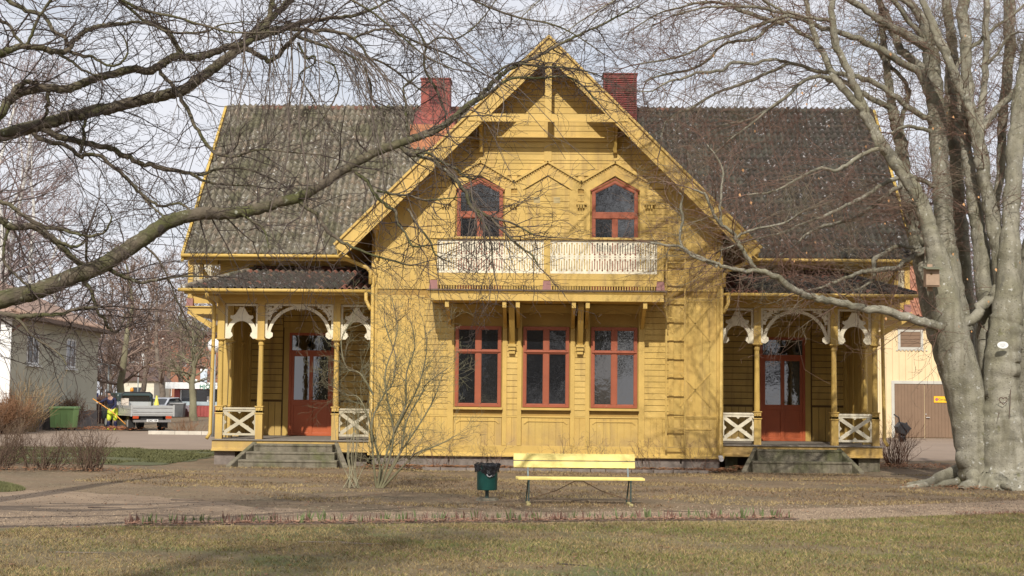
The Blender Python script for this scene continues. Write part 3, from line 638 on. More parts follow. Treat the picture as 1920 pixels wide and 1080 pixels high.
# ---- verandas
YP = 35.3
def arch(cx, w2, z0, z1, r, zc, Y, big, m, parent):
    a = M(); th = .03; n = 22
    arc = lambda rr, t0, t1: [(cx+rr*math.cos(t0+(t1-t0)*i/n), zc+rr*math.sin(t0+(t1-t0)*i/n)) for i in range(n+1)]
    if big:
        # full spandrel board with a semicircular opening, pierced with leaf shaped cuts built from separate lobes
        for s in (-1, 1):
            pts = [(cx+s*r*math.cos(t), zc+r*math.sin(t)) for t in [PI/2*i/n for i in range(n+1)]]
            inner = pts
            band = [(cx+s*(r+.075)*math.cos(t), zc+(r+.075)*math.sin(t)) for t in [PI/2*i/n for i in range(n+1)] if (r+.075)*math.cos(t) < w2-.0]
            a.prism(inner + band[::-1], Y, Y+th)
            a.box(*sorted((cx+s*(w2-.06), cx+s*w2)), Y+.002, Y+th-.002, z0+.05, z1)
            a.prism([(cx+s*(w2-.02), z0+.02), (cx+s*(w2-.11), z0+.0), (cx+s*(w2-.19), z0+.06), (cx+s*(w2-.19), z0+.14), (cx+s*(w2-.10), z0+.2), (cx+s*(w2-.02), z0+.2)], Y-.003, Y+th)
            # leafy filling: overlapping lobes
            for (u, v, ru, ang_) in ((.12, .62, .10, .5), (.2, .70, .09, 1.2), (.10, .74, .07, .2), (.26, .76, .08, 1.4), (.36, .78, .06, 1.5), (.09, .50, .07, .1)):
                px_, pz_ = cx+s*(w2-u), z0+v
                if pz_+ru*.5 > z1: pz_ = z1-ru*.5
                a.prism([(px_+s*ru*math.cos(k*PI/4+ang_)*(1 if k % 2 else .55), pz_+ru*math.sin(k*PI/4+ang_)*(1 if k % 2 else .55)) for k in range(8)], Y+.004+u*.002, Y+th-.004)
        a.box(cx-w2, cx+w2, Y+.001, Y+th-.001, z1-.05, z1)
        for k in range(5): a.prism([(cx+(k-2)*.05-.03, zc+r+.03), (cx+(k-2)*.05+.03, zc+r+.03), (cx+(k-2)*.05, zc+r-.04-.015*(2-abs(k-2)))], Y-.003, Y+th*.6)
    else:
        t0, t1 = -.35, PI+.35
        ri = arc(r, t0, t1); ro = arc(r+.10, t0+.0, t1)
        a.prism(ri+ro[::-1], Y, Y+th)
        for s in (-1, 1):
            a.box(*sorted((cx+s*(w2-.055), cx+s*w2)), Y+.002, Y+th-.002, z0+.02, z1)
            a.prism([(cx+s*w2, z0+.0), (cx+s*(w2-.12), z0+.0), (cx+s*(w2-.19), z0+.07), (cx+s*(w2-.17), z0+.14), (cx+s*(w2-.10), z0+.17), (cx+s*(w2-.08), z0+.28), (cx+s*w2, z0+.28)], Y-.003, Y+th)
            a.prism([(cx+s*.0, zc+r+.05), (cx+s*.0, zc+r+.33), (cx+s*.05, zc+r+.35), (cx+s*.09, zc+r+.27), (cx+s*.16, zc+r+.16), (cx+s*.22, zc+r+.13), (cx+s*.27, zc+r+.14), (cx+s*.28, zc+r+.07), (cx+s*.2, zc+r+.02), (cx+s*.12, zc+r+.08)], Y+.003, Y+th-.003)
        a.box(cx-w2, cx+w2, Y+.001, Y+th-.001, z1-.05, z1)
    return build(a, 'fretwork_arch', m, parent)
def xrail(cx, w2, z0, z1, Y, m, parent):
    a = M(); th = .05
    a.box(cx-w2, cx+w2, Y-.02, Y+th+.02, z1-.045, z1); a.box(cx-w2, cx+w2, Y, Y+th, z1-.10, z1-.05); a.box(cx-w2, cx+w2, Y, Y+th, z0, z0+.05)
    a.box(cx-w2, cx-w2+.035, Y+.002, Y+th, z0+.05, z1-.1).box(cx+w2-.035, cx+w2, Y+.002, Y+th, z0+.05, z1-.1)
    A, B, C_, D = (cx-w2+.03, z0+.06), (cx+w2-.03, z1-.11), (cx-w2+.03, z1-.11), (cx+w2-.03, z0+.06)
    a.bar((A[0], Y+.022, A[1]), (B[0], Y+.022, B[1]), .085, .04, (0, 1, 0)); a.bar((C_[0], Y+.027, C_[1]), (D[0], Y+.027, D[1]), .085, .045, (0, 1, 0))
    zc = (z0+z1)/2-.02
    for (sx, sz) in ((0, 1), (0, -1), (1, 0), (-1, 0)):    # small saw-tooth ornaments on frame and braces
        ex, ez = cx+sx*(w2-.04), zc+sz*(z1-z0-.15)/2
        q = (sz, sx)
        a.prism([(ex+q[0]*.06, ez+q[1]*.06), (ex-q[0]*.06, ez-q[1]*.06), (ex-sx*.05, ez-sz*.05)], Y+.01, Y+.035)
        for k in (-1, 1):
            ux, uz = sx*.2*w2/.39 + (k*.16 if sz else 0), sz*.13 + (k*.1 if sx else 0)
            a.prism([(cx+ux-.025, zc+uz), (cx+ux, zc+uz+.025), (cx+ux+.025, zc+uz), (cx+ux, zc+uz-.025)], Y+.012, Y+.032)
    return build(a, 'railing_panel', m, parent)
def post(x, Y, parent, wd=.085, lower=True):
    a = M(); r = wd
    a.box(x-r, x+r, Y-r, Y+r, .60, 1.30)
    a.box(x-r-.02, x+r+.02, Y-r-.02, Y+r+.02, 1.22, 1.245); a.box(x-r-.02, x+r+.02, Y-r-.02, Y+r+.02, 1.385, 1.41)
    a.prism([(x-.05, 1.36), (x+.05, 1.36), (x, 1.28)], Y-r-.02, Y-r)
    a.box(x-r, x+r, Y-r, Y+r, 1.245, 1.385)
    a.lathe([(r*.80, 1.41), (r*.85, 1.5), (r*.68, 2.86), (r*.85, 2.88), (r*.85, 2.93), (r*.7, 2.95), (r*1.25, 3.0)], (x, Y, 0), 8)
    a.box(x-r*1.35, x+r*1.35, Y-r*1.35, Y+r*1.35, 3.0, 3.03); a.box(x-r, x+r, Y-r, Y+r, 3.03, 4.12)
    return build(a, 'veranda_post', YEL, parent, bevel=.004)
for s in (-1, 1):
    V = M(); xi, xo = 4.11, 8.0
    V.box(*sorted((s*xi, s*(xo-.02))), YP-.045, 38.6, .45, .575)
    V.prism([(YP-.12, .58), (YP-.12, .40), (YP-.20, .35), (YP-.20, .33), (YP-.05, .33), (YP-.05, .58)], *sorted((s*xi, s*xo)), 'x')
    deckf = build(V, 'veranda', YEL, H, bevel=.004)
    b = M()
    for i in range(12):
        y0 = YP-.16+i*.30; b.box(*sorted((s*(xi+.0), s*(xo+.02))), y0, min(y0+.29, 38.59), .585, .615)
    build(b, 'deck_boards', WOODG, deckf)
    for bb in (M().box(*sorted((s*(xo-.55), s*(xo-.05))), YP-.05, YP+.8, -.1, .33), M().box(*sorted((s*4.3, s*4.6)), YP+.1, YP+.6, -.1, .33), M().box(*sorted((s*(xo-.3), s*(xo-.05))), YP+.81, 38.5, -.1, .33)): build(bb, 'pier', CONC if s > 0 else STONE, deckf)
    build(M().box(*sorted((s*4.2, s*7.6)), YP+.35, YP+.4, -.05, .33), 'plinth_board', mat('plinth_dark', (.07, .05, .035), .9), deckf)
    for x in (5.055, 6.89, 7.86): post(s*x, YP+.02, deckf)
    build(M().box(*sorted((s*4.115, s*4.2)), YP-.06, YP+.1, .6, 4.12), 'half_post', YEL, deckf)
    for Y in (36.4, 37.6): post(s*7.86, Y, deckf, .075)
    build(M().box(*sorted((s*7.76, s*7.90)), 38.40, 38.55, .6, 4.12), 'half_post', YEL, deckf)
    CR = CREAM if s > 0 else CREAM
    arch(s*4.585, .385, 3.03, 3.87, .255, 3.20, YP+.01, False, CR, deckf)
    arch(s*5.9725, .833, 3.03, 3.88, .715, 3.05, YP+.01, True, CR, deckf)
    arch(s*7.375, .40, 3.03, 3.87, .255, 3.20, YP+.01, False, CR, deckf)
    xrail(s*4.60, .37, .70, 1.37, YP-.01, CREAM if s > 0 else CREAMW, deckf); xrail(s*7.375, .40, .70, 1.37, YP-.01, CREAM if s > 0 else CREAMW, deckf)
    b = M(); b.box(*sorted((s*4.2, s*7.94)), YP-.07, YP+.10, 3.885, 4.10); b.box(*sorted((s*7.78, s*7.94)), YP+.1, 38.6, 3.885, 4.10)
    build(b, 'veranda_beam', YELD, deckf)
    # outer end: boarded side behind the first open bay
    vbs = [(s*7.84, 37.05+i*.19, 2.25, .03, .18, 3.2) for i in range(8)]
    pieces('side_board', vbs, YEL2, deckf)
    b = M().box(*sorted((s*7.80, s*7.88)), 36.5, 36.98, .72, 3.8); build(b, 'side_panel', YEL, deckf)
    # ceiling
    build(M().box(*sorted((s*4.12, s*7.9)), YP+.1, 38.57, 4.12, 4.16), 'veranda_ceiling', YELD, deckf)
    # roof of veranda: low slope with hipped outer end
    e0, e1, zr0, zr1 = 34.5, 38.58, 4.16, 4.97
    b = M(); A = (s*xi, e0, zr0); B = (s*8.62, e0, zr0); C_ = (s*7.7, e1, zr1); D = (s*xi, e1, zr1); E_ = (s*8.62, e1, zr0)
    b.v = [A, B, C_, D, E_, (A[0], A[1], A[2]-.05), (B[0], B[1], B[2]-.05), (E_[0], E_[1], E_[2]-.05)]; b.f = [(0, 1, 2, 3), (1, 4, 2), (0, 5, 6, 1), (1, 6, 7, 4)]
    vr = build(b, 'veranda_roof', TILED[0], H)
    pa = math.atan2(zr1-zr0, e1-e0); it = [[], [], []]
    for r_ in range(int((e1-e0)/math.cos(pa)/.25)):
        for c_ in range(27):
            x = s*xi + (s*c_*.17 if s > 0 else -(c_+1)*.17); f = r_*.25*math.cos(pa)/(e1-e0)
            if abs(x+.085) > 8.6-.95*f: continue
            xx = abs(x+.085)
            k = 2 if (xx < 4.9 and rnd.random() < .7) or rnd.random() < .06 or (r_ > 12 and rnd.random() < .5) else rnd.randrange(2)
            it[k].append((x, e0-.03+r_*.25*math.cos(pa), zr0+.005+r_*.25*math.sin(pa), pa+rnd.uniform(-.03, .03), rnd.uniform(-.03, .03)))
    for k in range(3): joined(it[k], [TILED[0], TILED[1], TILER][k], vr, 'pantiles')
    b = M()
    for i in range(11):
        f0, f1 = i/11, (i+1)/11; p = Vector(B).lerp(Vector(C_), f0); q = Vector(B).lerp(Vector(C_), f1+.02); b.tube([p+Vector((0, 0, .04)), q+Vector((0, 0, .04))], [.08, .07], 7)
    build(b, 'hip_tiles', TILED[1] if s > 0 else TILE[1], vr, True)
    b = M()
    for i in range(12): b.tube([(s*(xi+.02+i*.30), e1-.05, zr1+.03), (s*(xi+.34+i*.30), e1-.05, zr1+.05)], [.07, .08], 7)
    build(b, 'top_tiles', TILER, vr, True)
    b = M().tube([(s*4.14, e0-.07, zr0-.02), (s*8.72, e0-.07, zr0-.02)], .044, 10)
    b.tube([(s*4.26, e0-.07, zr0-.05), (s*4.26, e0-.07, zr0-.22), (s*4.2, e0-.1, zr0-.34), (s*4.13, YF-.08, zr0-.46)], .045, 8)
    b.tube([(s*8.05, e0-.05, zr0-.08), (s*8.05, e0+.1, zr0-.2), (s*8.03, YP-.12, 3.85), (s*8.03, YP-.06, 3.6), (s*8.06, YP-.06, .75), (s*8.12, YP-.14, .62)], .045, 8)
    build(b, 'veranda_gutter', YELD, H, True)
    build(M().box(*sorted((s*4.12, s*8.6)), e0+.01, e0+.04, 4.05, 4.15), 'fascia', YELD, H); build(M().box(*sorted((s*4.12, s*8.5)), e0+.04, YP-.08, 4.12, 4.135), 'eaves_soffit', YELD, H)
    build(M().box(*sorted((s*8.0, s*8.6)), YP-.07, 38.5, 4.06, 4.10), 'veranda_soffit', YELD, H)
    # entrance door
    dx, Yd = s*6.18, 38.6
    d = M(); w2 = .56
    d.box(dx-w2-.03, dx-w2+.04, Yd-.07, Yd+.01, .62, 3.32).box(dx+w2-.04, dx+w2+.03, Yd-.07, Yd+.01, .62, 3.32).box(dx-w2+.04, dx+w2-.04, Yd-.07, Yd+.01, 3.25, 3.32).box(dx-w2+.04, dx+w2-.04, Yd-.075, Yd+.01, 2.78, 2.86)
    d.box(dx-.05, dx+.05, Yd-.06, Yd+.01, .62, 2.78).box(dx-w2+.04, dx+w2-.04, Yd-.03, Yd+.01, .62, 1.52)
    for q in (-1, 1):
        d.box(*sorted((dx+q*.05, dx+q*(w2-.04))), Yd-.055, Yd-.03, 1.42, 1.56); d.box(*sorted((dx+q*.05, dx+q*(w2-.04))), Yd-.055, Yd-.03, .62, .70)
        d.box(*sorted((dx+q*(w2-.11), dx+q*(w2-.04))), Yd-.052, Yd+.01, .7, 2.78); d.box(*sorted((dx+q*.05, dx+q*(w2-.11))), Yd-.05, Yd+.01, 2.70, 2.78)
    door = build(d, 'door', RED, H, bevel=.004)
    for q in (-1, 1):
        for k, (x0_, x1_, z0_, z1_) in enumerate(((dx+q*.05, dx+q*(w2-.11), 1.56, 2.70), (dx+q*.002, dx+q*(w2-.05), 2.86, 3.25))):
            a, c = sorted((x0_, x1_)); m_ = M(); tl = rnd.uniform(-.008, .008); tt = rnd.uniform(-.01, .01)
            m_.v = [(a, Yd-.042+tl*(a-c), z0_), (c, Yd-.042, z0_), (c, Yd-.042+tt*(z1_-z0_), z1_), (a, Yd-.042+tl*(a-c)+tt*(z1_-z0_), z1_)]; m_.f = [(0, 1, 2, 3)]; build(m_, 'pane', GLASS, door)
    build(M().tube([(dx+.0, Yd-.08, 1.62), (dx+.07, Yd-.10, 1.62)], .012, 6), 'handle', mat('brass', (.3, .2, .08), .4, metallic=.8), door)
    b = M().box(dx-w2-.17, dx-w2-.03, Yd-.06, Yd-.025, .62, 3.46).box(dx+w2+.03, dx+w2+.17, Yd-.06, Yd-.025, .62, 3.46).box(dx-w2-.03, dx+w2+.03, Yd-.06, Yd-.025, 3.32, 3.46); build(b, 'door_casing', YELD, H)
    # ---- end balcony on the outer gable
    b = M(); x0_, x1_ = 8.70, 9.98
    b.box(*sorted((s*x0_, s*x1_)), 40.5, 44.3, 3.90, 4.09); b.box(*sorted((s*x0_, s*(x1_+.05))), 40.45, 44.35, 4.092, 4.12)
    for Y in (40.55, 44.2): b.prism([(s*8.72, 3.1), (s*8.72, 3.35), (s*9.75, 3.9), (s*9.95, 3.9), (s*9.6, 3.68), (s*9.2, 3.42)], Y-.05, Y+.05)
    eb = build(b, 'end_balcony', YELD, H)
    for (x, Y) in ((9.92, 40.56), (9.92, 44.2), (8.78, 40.56)):
        build(M().box(s*x-.07, s*x+.07, Y-.07, Y+.07, 4.34, 5.36), 'balcony_post', YEL, eb); build(M().box(s*x-.09, s*x+.09, Y-.09, Y+.09, 4.121, 4.335), 'post_shoe', PINK, eb)
    build(M().box(*sorted((s*8.72, s*10.0)), 40.5, 40.62, 5.37, 5.42).box(*sorted((s*9.85, s*10.0)), 40.62, 44.3, 5.37, 5.42), 'handrail', YEL, eb)
    a, c = sorted((s*8.86, s*9.85)); build(fret(a, c, 4.5, 5.3, 40.55), 'fretwork_panel', CREAMW, eb)
    build(fret(40.65, 44.1, 4.5, 5.3, s*9.92-.011, ax='x'), 'fretwork_panel', CREAMW, eb)
    build(M().box(a, c, 40.56, 40.6, 4.2, 4.48), 'rail_board', YEL, eb)
    b = M().box(*sorted((s*9.03, s*9.13)), 38.2, 38.3, 4.95, 5.1); b.bar((s*9.08, 38.3, 4.95), (s*8.66, 38.55, 4.3), .09, .09); b.box(*sorted((s*8.65, s*9.4)), 38.2, 38.32, 5.08, 5.2); b.bar((s*9.08, 38.26, 5.15), (s*9.08, 38.26, 4.7), .1, .1); build(b, 'eaves_bracket', YELD, H)
# doormat / threshold
# ---- concrete steps
def steps(s, n, label):
    T = thing('concrete_steps', label, 'steps', (s*6.0, 34.6, 0))
    H0 = .52; yb = 35.12; rise = H0/n
    for i in range(n):
        f = i/max(1, n-1); y0 = yb-.36*(n-i); wl_, wr_ = 1.15-.18*i*(3/n)*.6, 1.15-.18*i*(3/n)*.6
        b = M().box(s*5.97-wl_, s*5.97+wr_, y0, y0+.36 if i < n-1 else yb, -.05, rise*(i+1)); b.box(s*5.97-wl_, s*5.97+wr_, y0-.02, y0+.02, rise*(i+1)-.05, rise*(i+1)+.002)
        build(b, 'step', CONC, T, bevel=.012)
    for q in (-1, 1):
        b = M(); x0 = s*5.97
        pts = [(x0+q*.93, yb, .56), (x0+q*1.03, yb, .56), (x0+q*1.42, yb-.36*n-.05, .05), (x0+q*1.30, yb-.36*n-.05, .05)]
        k = len(b.v); b.v = pts + [(p[0], p[1], -.05) for p in pts]; b.f = [(0, 1, 2, 3), (0, 3, 7, 4), (1, 5, 6, 2), (3, 2, 6, 7), (0, 4, 5, 1), (4, 7, 6, 5)]
        if q < 0: b.f = [f_[::-1] for f_ in b.f]
        build(b, 'cheek_wall', CONC, T, bevel=.015)
steps(-1, 3, 'weathered concrete steps with three treads before the left veranda')
steps(1, 2, 'mossy green concrete steps with two treads before the right veranda')

# ================================================================ TREES
def tubes(polys, m, name, parent, label=None, kind='stuff', smooth=True, nz=0):
    """many tapered tubes in one mesh; grouped by (points, sides) and built with numpy"""
    V = []; Q = []; off = 0; gp = {}
    for pts, rad, k in polys: gp.setdefault((len(pts), k), []).append((pts, rad))
    for (n, k), lst in gp.items():
        A = np.array([p for p, _ in lst], dtype=float); Rr = np.array([r for _, r in lst], dtype=float); m_ = len(lst)
        T = np.zeros_like(A); T[:, 1:-1] = A[:, 2:]-A[:, :-2]; T[:, 0] = A[:, 1]-A[:, 0]; T[:, -1] = A[:, -1]-A[:, -2]
        T /= np.linalg.norm(T, axis=2, keepdims=True)+1e-9
        mean = A[:, -1]-A[:, 0]; ax = np.argmin(np.abs(mean), axis=1); ref = np.eye(3)[ax][:, None, :]
        U = np.cross(T, np.broadcast_to(ref, T.shape)); U /= np.linalg.norm(U, axis=2, keepdims=True)+1e-9; W = np.cross(T, U)
        th = np.arange(k)*2*PI/k
        ring = A[:, :, None, :] + Rr[:, :, None, None]*(U[:, :, None, :]*np.cos(th)[None, None, :, None] + W[:, :, None, :]*np.sin(th)[None, None, :, None])
        V.append(ring.reshape(-1, 3))
        i = np.arange(n-1)[:, None]*k; j = np.arange(k)[None, :]; j2 = (j+1) % k
        q = np.stack([i+j, i+j2, i+k+j2, i+k+j], -1).reshape(-1, 4)
        Q.append((q[None]+(np.arange(m_)*n*k)[:, None, None]).reshape(-1, 4)+off); off += m_*n*k
    V = np.concatenate(V)
    if nz:
        V = V + nz*np.stack([np.sin(V[:, 2]*5.1+V[:, 0]*7)*np.cos(V[:, 1]*6)+.6*np.sin(V[:, 2]*13+V[:, 0]*17+V[:, 1]*9), np.sin(V[:, 2]*4.3+V[:, 1]*8+2)+1.1*np.sin(V[:, 0]*23+V[:, 2]*1.8)+.7*np.sin(V[:, 2]*15+V[:, 0]*31), 0*V[:, 0]], 1)
    o = npmesh(name, V, np.concatenate(Q), m, parent, smooth)
    if kind: o['kind'] = kind
    if label: o['label'] = label
    return o
def unit(v):
    l_ = math.sqrt(v[0]**2+v[1]**2+v[2]**2)+1e-9; return (v[0]/l_, v[1]/l_, v[2]/l_)
def grow(p, d, ln, r, lv, out, g=-.02, wig=.28, nseg=6, kids=5, rmin=.0022, rg=rnd, flat=.55, kang=(.5, 1.1), tilt=0):
    pts = [p]; rad = [r]; x, y, z = p; st = ln/nseg; zz = 1
    for i in range(nseg):
        zz = -zz
        d = unit((d[0]+rg.gauss(0, wig), d[1]+rg.gauss(0, wig), d[2]+rg.gauss(0, wig*flat)+g))
        x += d[0]*st; y += d[1]*st; z += d[2]*st; pts.append((x, y, z)); rad.append(max(rmin*.8, r*(1-.72*(i+1)/nseg)))
        if lv > 0 and i >= 0:
            for _ in range(kids if nseg < 4 else (1 if rg.random() < kids/nseg else 0) + (1 if rg.random() < kids/nseg-1 else 0)):
                a = rg.uniform(*kang); s_ = rg.choice((-1, 1))
                v = unit((rg.gauss(0, 1), rg.gauss(0, 1), rg.gauss(0, flat)))
                dt = d[0]*v[0]+d[1]*v[1]+d[2]*v[2]; v = unit((v[0]-d[0]*dt, v[1]-d[1]*dt, v[2]-d[2]*dt))
                cd_ = unit((d[0]*math.cos(a)+v[0]*math.sin(a), d[1]*math.cos(a)+v[1]*math.sin(a), d[2]*math.cos(a)+v[2]*math.sin(a)+tilt))
                f = (i+1)/nseg
                grow((x, y, z), cd_, ln*rg.uniform(.35, .62)*(1.15-.5*f), max(rmin, r*(1-.6*f)*.62), lv-1, out, g, wig, max(4, nseg-1), kids*.8, rmin, rg, flat, kang, tilt)
    out.append((pts, rad, 3 if r < .02 else 5))
def catmull(pts, sub=4):
    P = [np.array(p, float) for p in pts]; out = []
    for i in range(len(P)-1):
        a, b_, c, d = P[max(i-1, 0)], P[i], P[i+1], P[min(i+2, len(P)-1)]
        for j in range(sub):
            t_ = j/sub; out.append(.5*((2*b_)+(-a+c)*t_+(2*a-5*b_+4*c-d)*t_*t_+(-a+3*b_-3*c+d)*t_**3))
    out.append(P[-1]); return out
RTREE = [None]
def limbs(defs, tree, bark, twm, twlabel, seed, twl=1., dens=1., g=-.02, lvl=2, rmin=.0026, name='branch', avoid=None):
    """defs: (key, parent key or (Y0), dY, [(px, py, width px)...]); widths in photo pixels, placed at real depth"""
    rg = random.Random(seed); done = {}; tw = []
    for key, par, dY, pts in defs:
        if isinstance(par, (int, float)): Y0 = par
        else:
            q = done[par]; x0, y0 = pts[0][:2]; Y0 = min(q, key=lambda t_: (t_[0]-x0)**2+(t_[1]-y0)**2)[3]
        big = max(c for _, _, c in pts) > 28; sm = catmull([(a, b_, c, Y0+dY*(i/(len(pts)-1))) for i, (a, b_, c) in enumerate(pts)], 9 if big else 4)
        done[key] = [tuple(s_) for s_ in sm]
        W = []; Rd = []; n = len(sm)
        dxn = dyn = 0
        for i, (a, b_, c, Y) in enumerate(sm):
            if 3 < c < 24 and 0 < i < n-1: kk_ = (.035 if big else .12)*c; dxn = dxn*.6+rg.gauss(0, kk_); dyn = dyn*.6+rg.gauss(0, kk_)
            else: dxn *= .5; dyn *= .5
            p = P3(a+dxn, b_+dyn, Y); jit = (.10 if c < 12 else .03 if c < 30 else .012)*c/F*Y
            W.append((p[0]+rg.gauss(0, jit), p[1]+rg.gauss(0, jit), p[2]+rg.gauss(0, jit))); Rd.append(max(.0035, c/2/F*Y*(.95+.08*rg.random() if c < 14 else .99+.035*math.sin(i*1.7+len(key)*2))))
        k = 12 if max(Rd) > .08 else 8 if max(Rd) > .03 else 6
        o = tubes([(W, Rd, 20 if big else k)], bark, name, tree, None, None, nz=.013 if big and tree is RTREE[0] else .006 if big else 0)
        # side shoots
        acc = 0
        for i in range(1, n):
            a, b_ = W[i-1], W[i]; seg = math.dist(a, b_); acc += seg; r = Rd[i]
            if r > .15: continue
            st = (.16+r*1.6)/dens
            d = unit((b_[0]-a[0], b_[1]-a[1], b_[2]-a[2]))
            while acc > st:
                acc -= st
                v = unit((rg.gauss(0, 1), rg.gauss(0, .7), rg.gauss(0, 1)-.1)); dt = sum(d[q]*v[q] for q in range(3)); v = unit(tuple(v[q]-d[q]*dt for q in range(3)))
                an = rg.uniform(.5, 1.15); cd_ = unit(tuple(d[q]*math.cos(an)+v[q]*math.sin(an) for q in range(3)))
                ln = rg.uniform(.35, 1.15)*twl*(1.25 if r > .02 else .9)
                if avoid and avoid(b_): continue
                grow(b_, cd_, ln, min(r*.6, rg.uniform(.005, .012)), lvl if rg.random() < .75 else lvl-1, tw, g, .25, 6, 4.2, rmin, rg)
        # leading twig at the tip
        if Rd[-1] > .045: continue
        a, b_ = W[-2], W[-1]; grow(b_, unit(tuple(b_[q]-a[q] for q in range(3))), .8*twl, min(.018, Rd[-1]), lvl, tw, g, .25, 6, 5, rmin, rg)
    tubes(tw, twm, 'twigs', tree, twlabel, 'stuff', False)
    return done, len(tw)

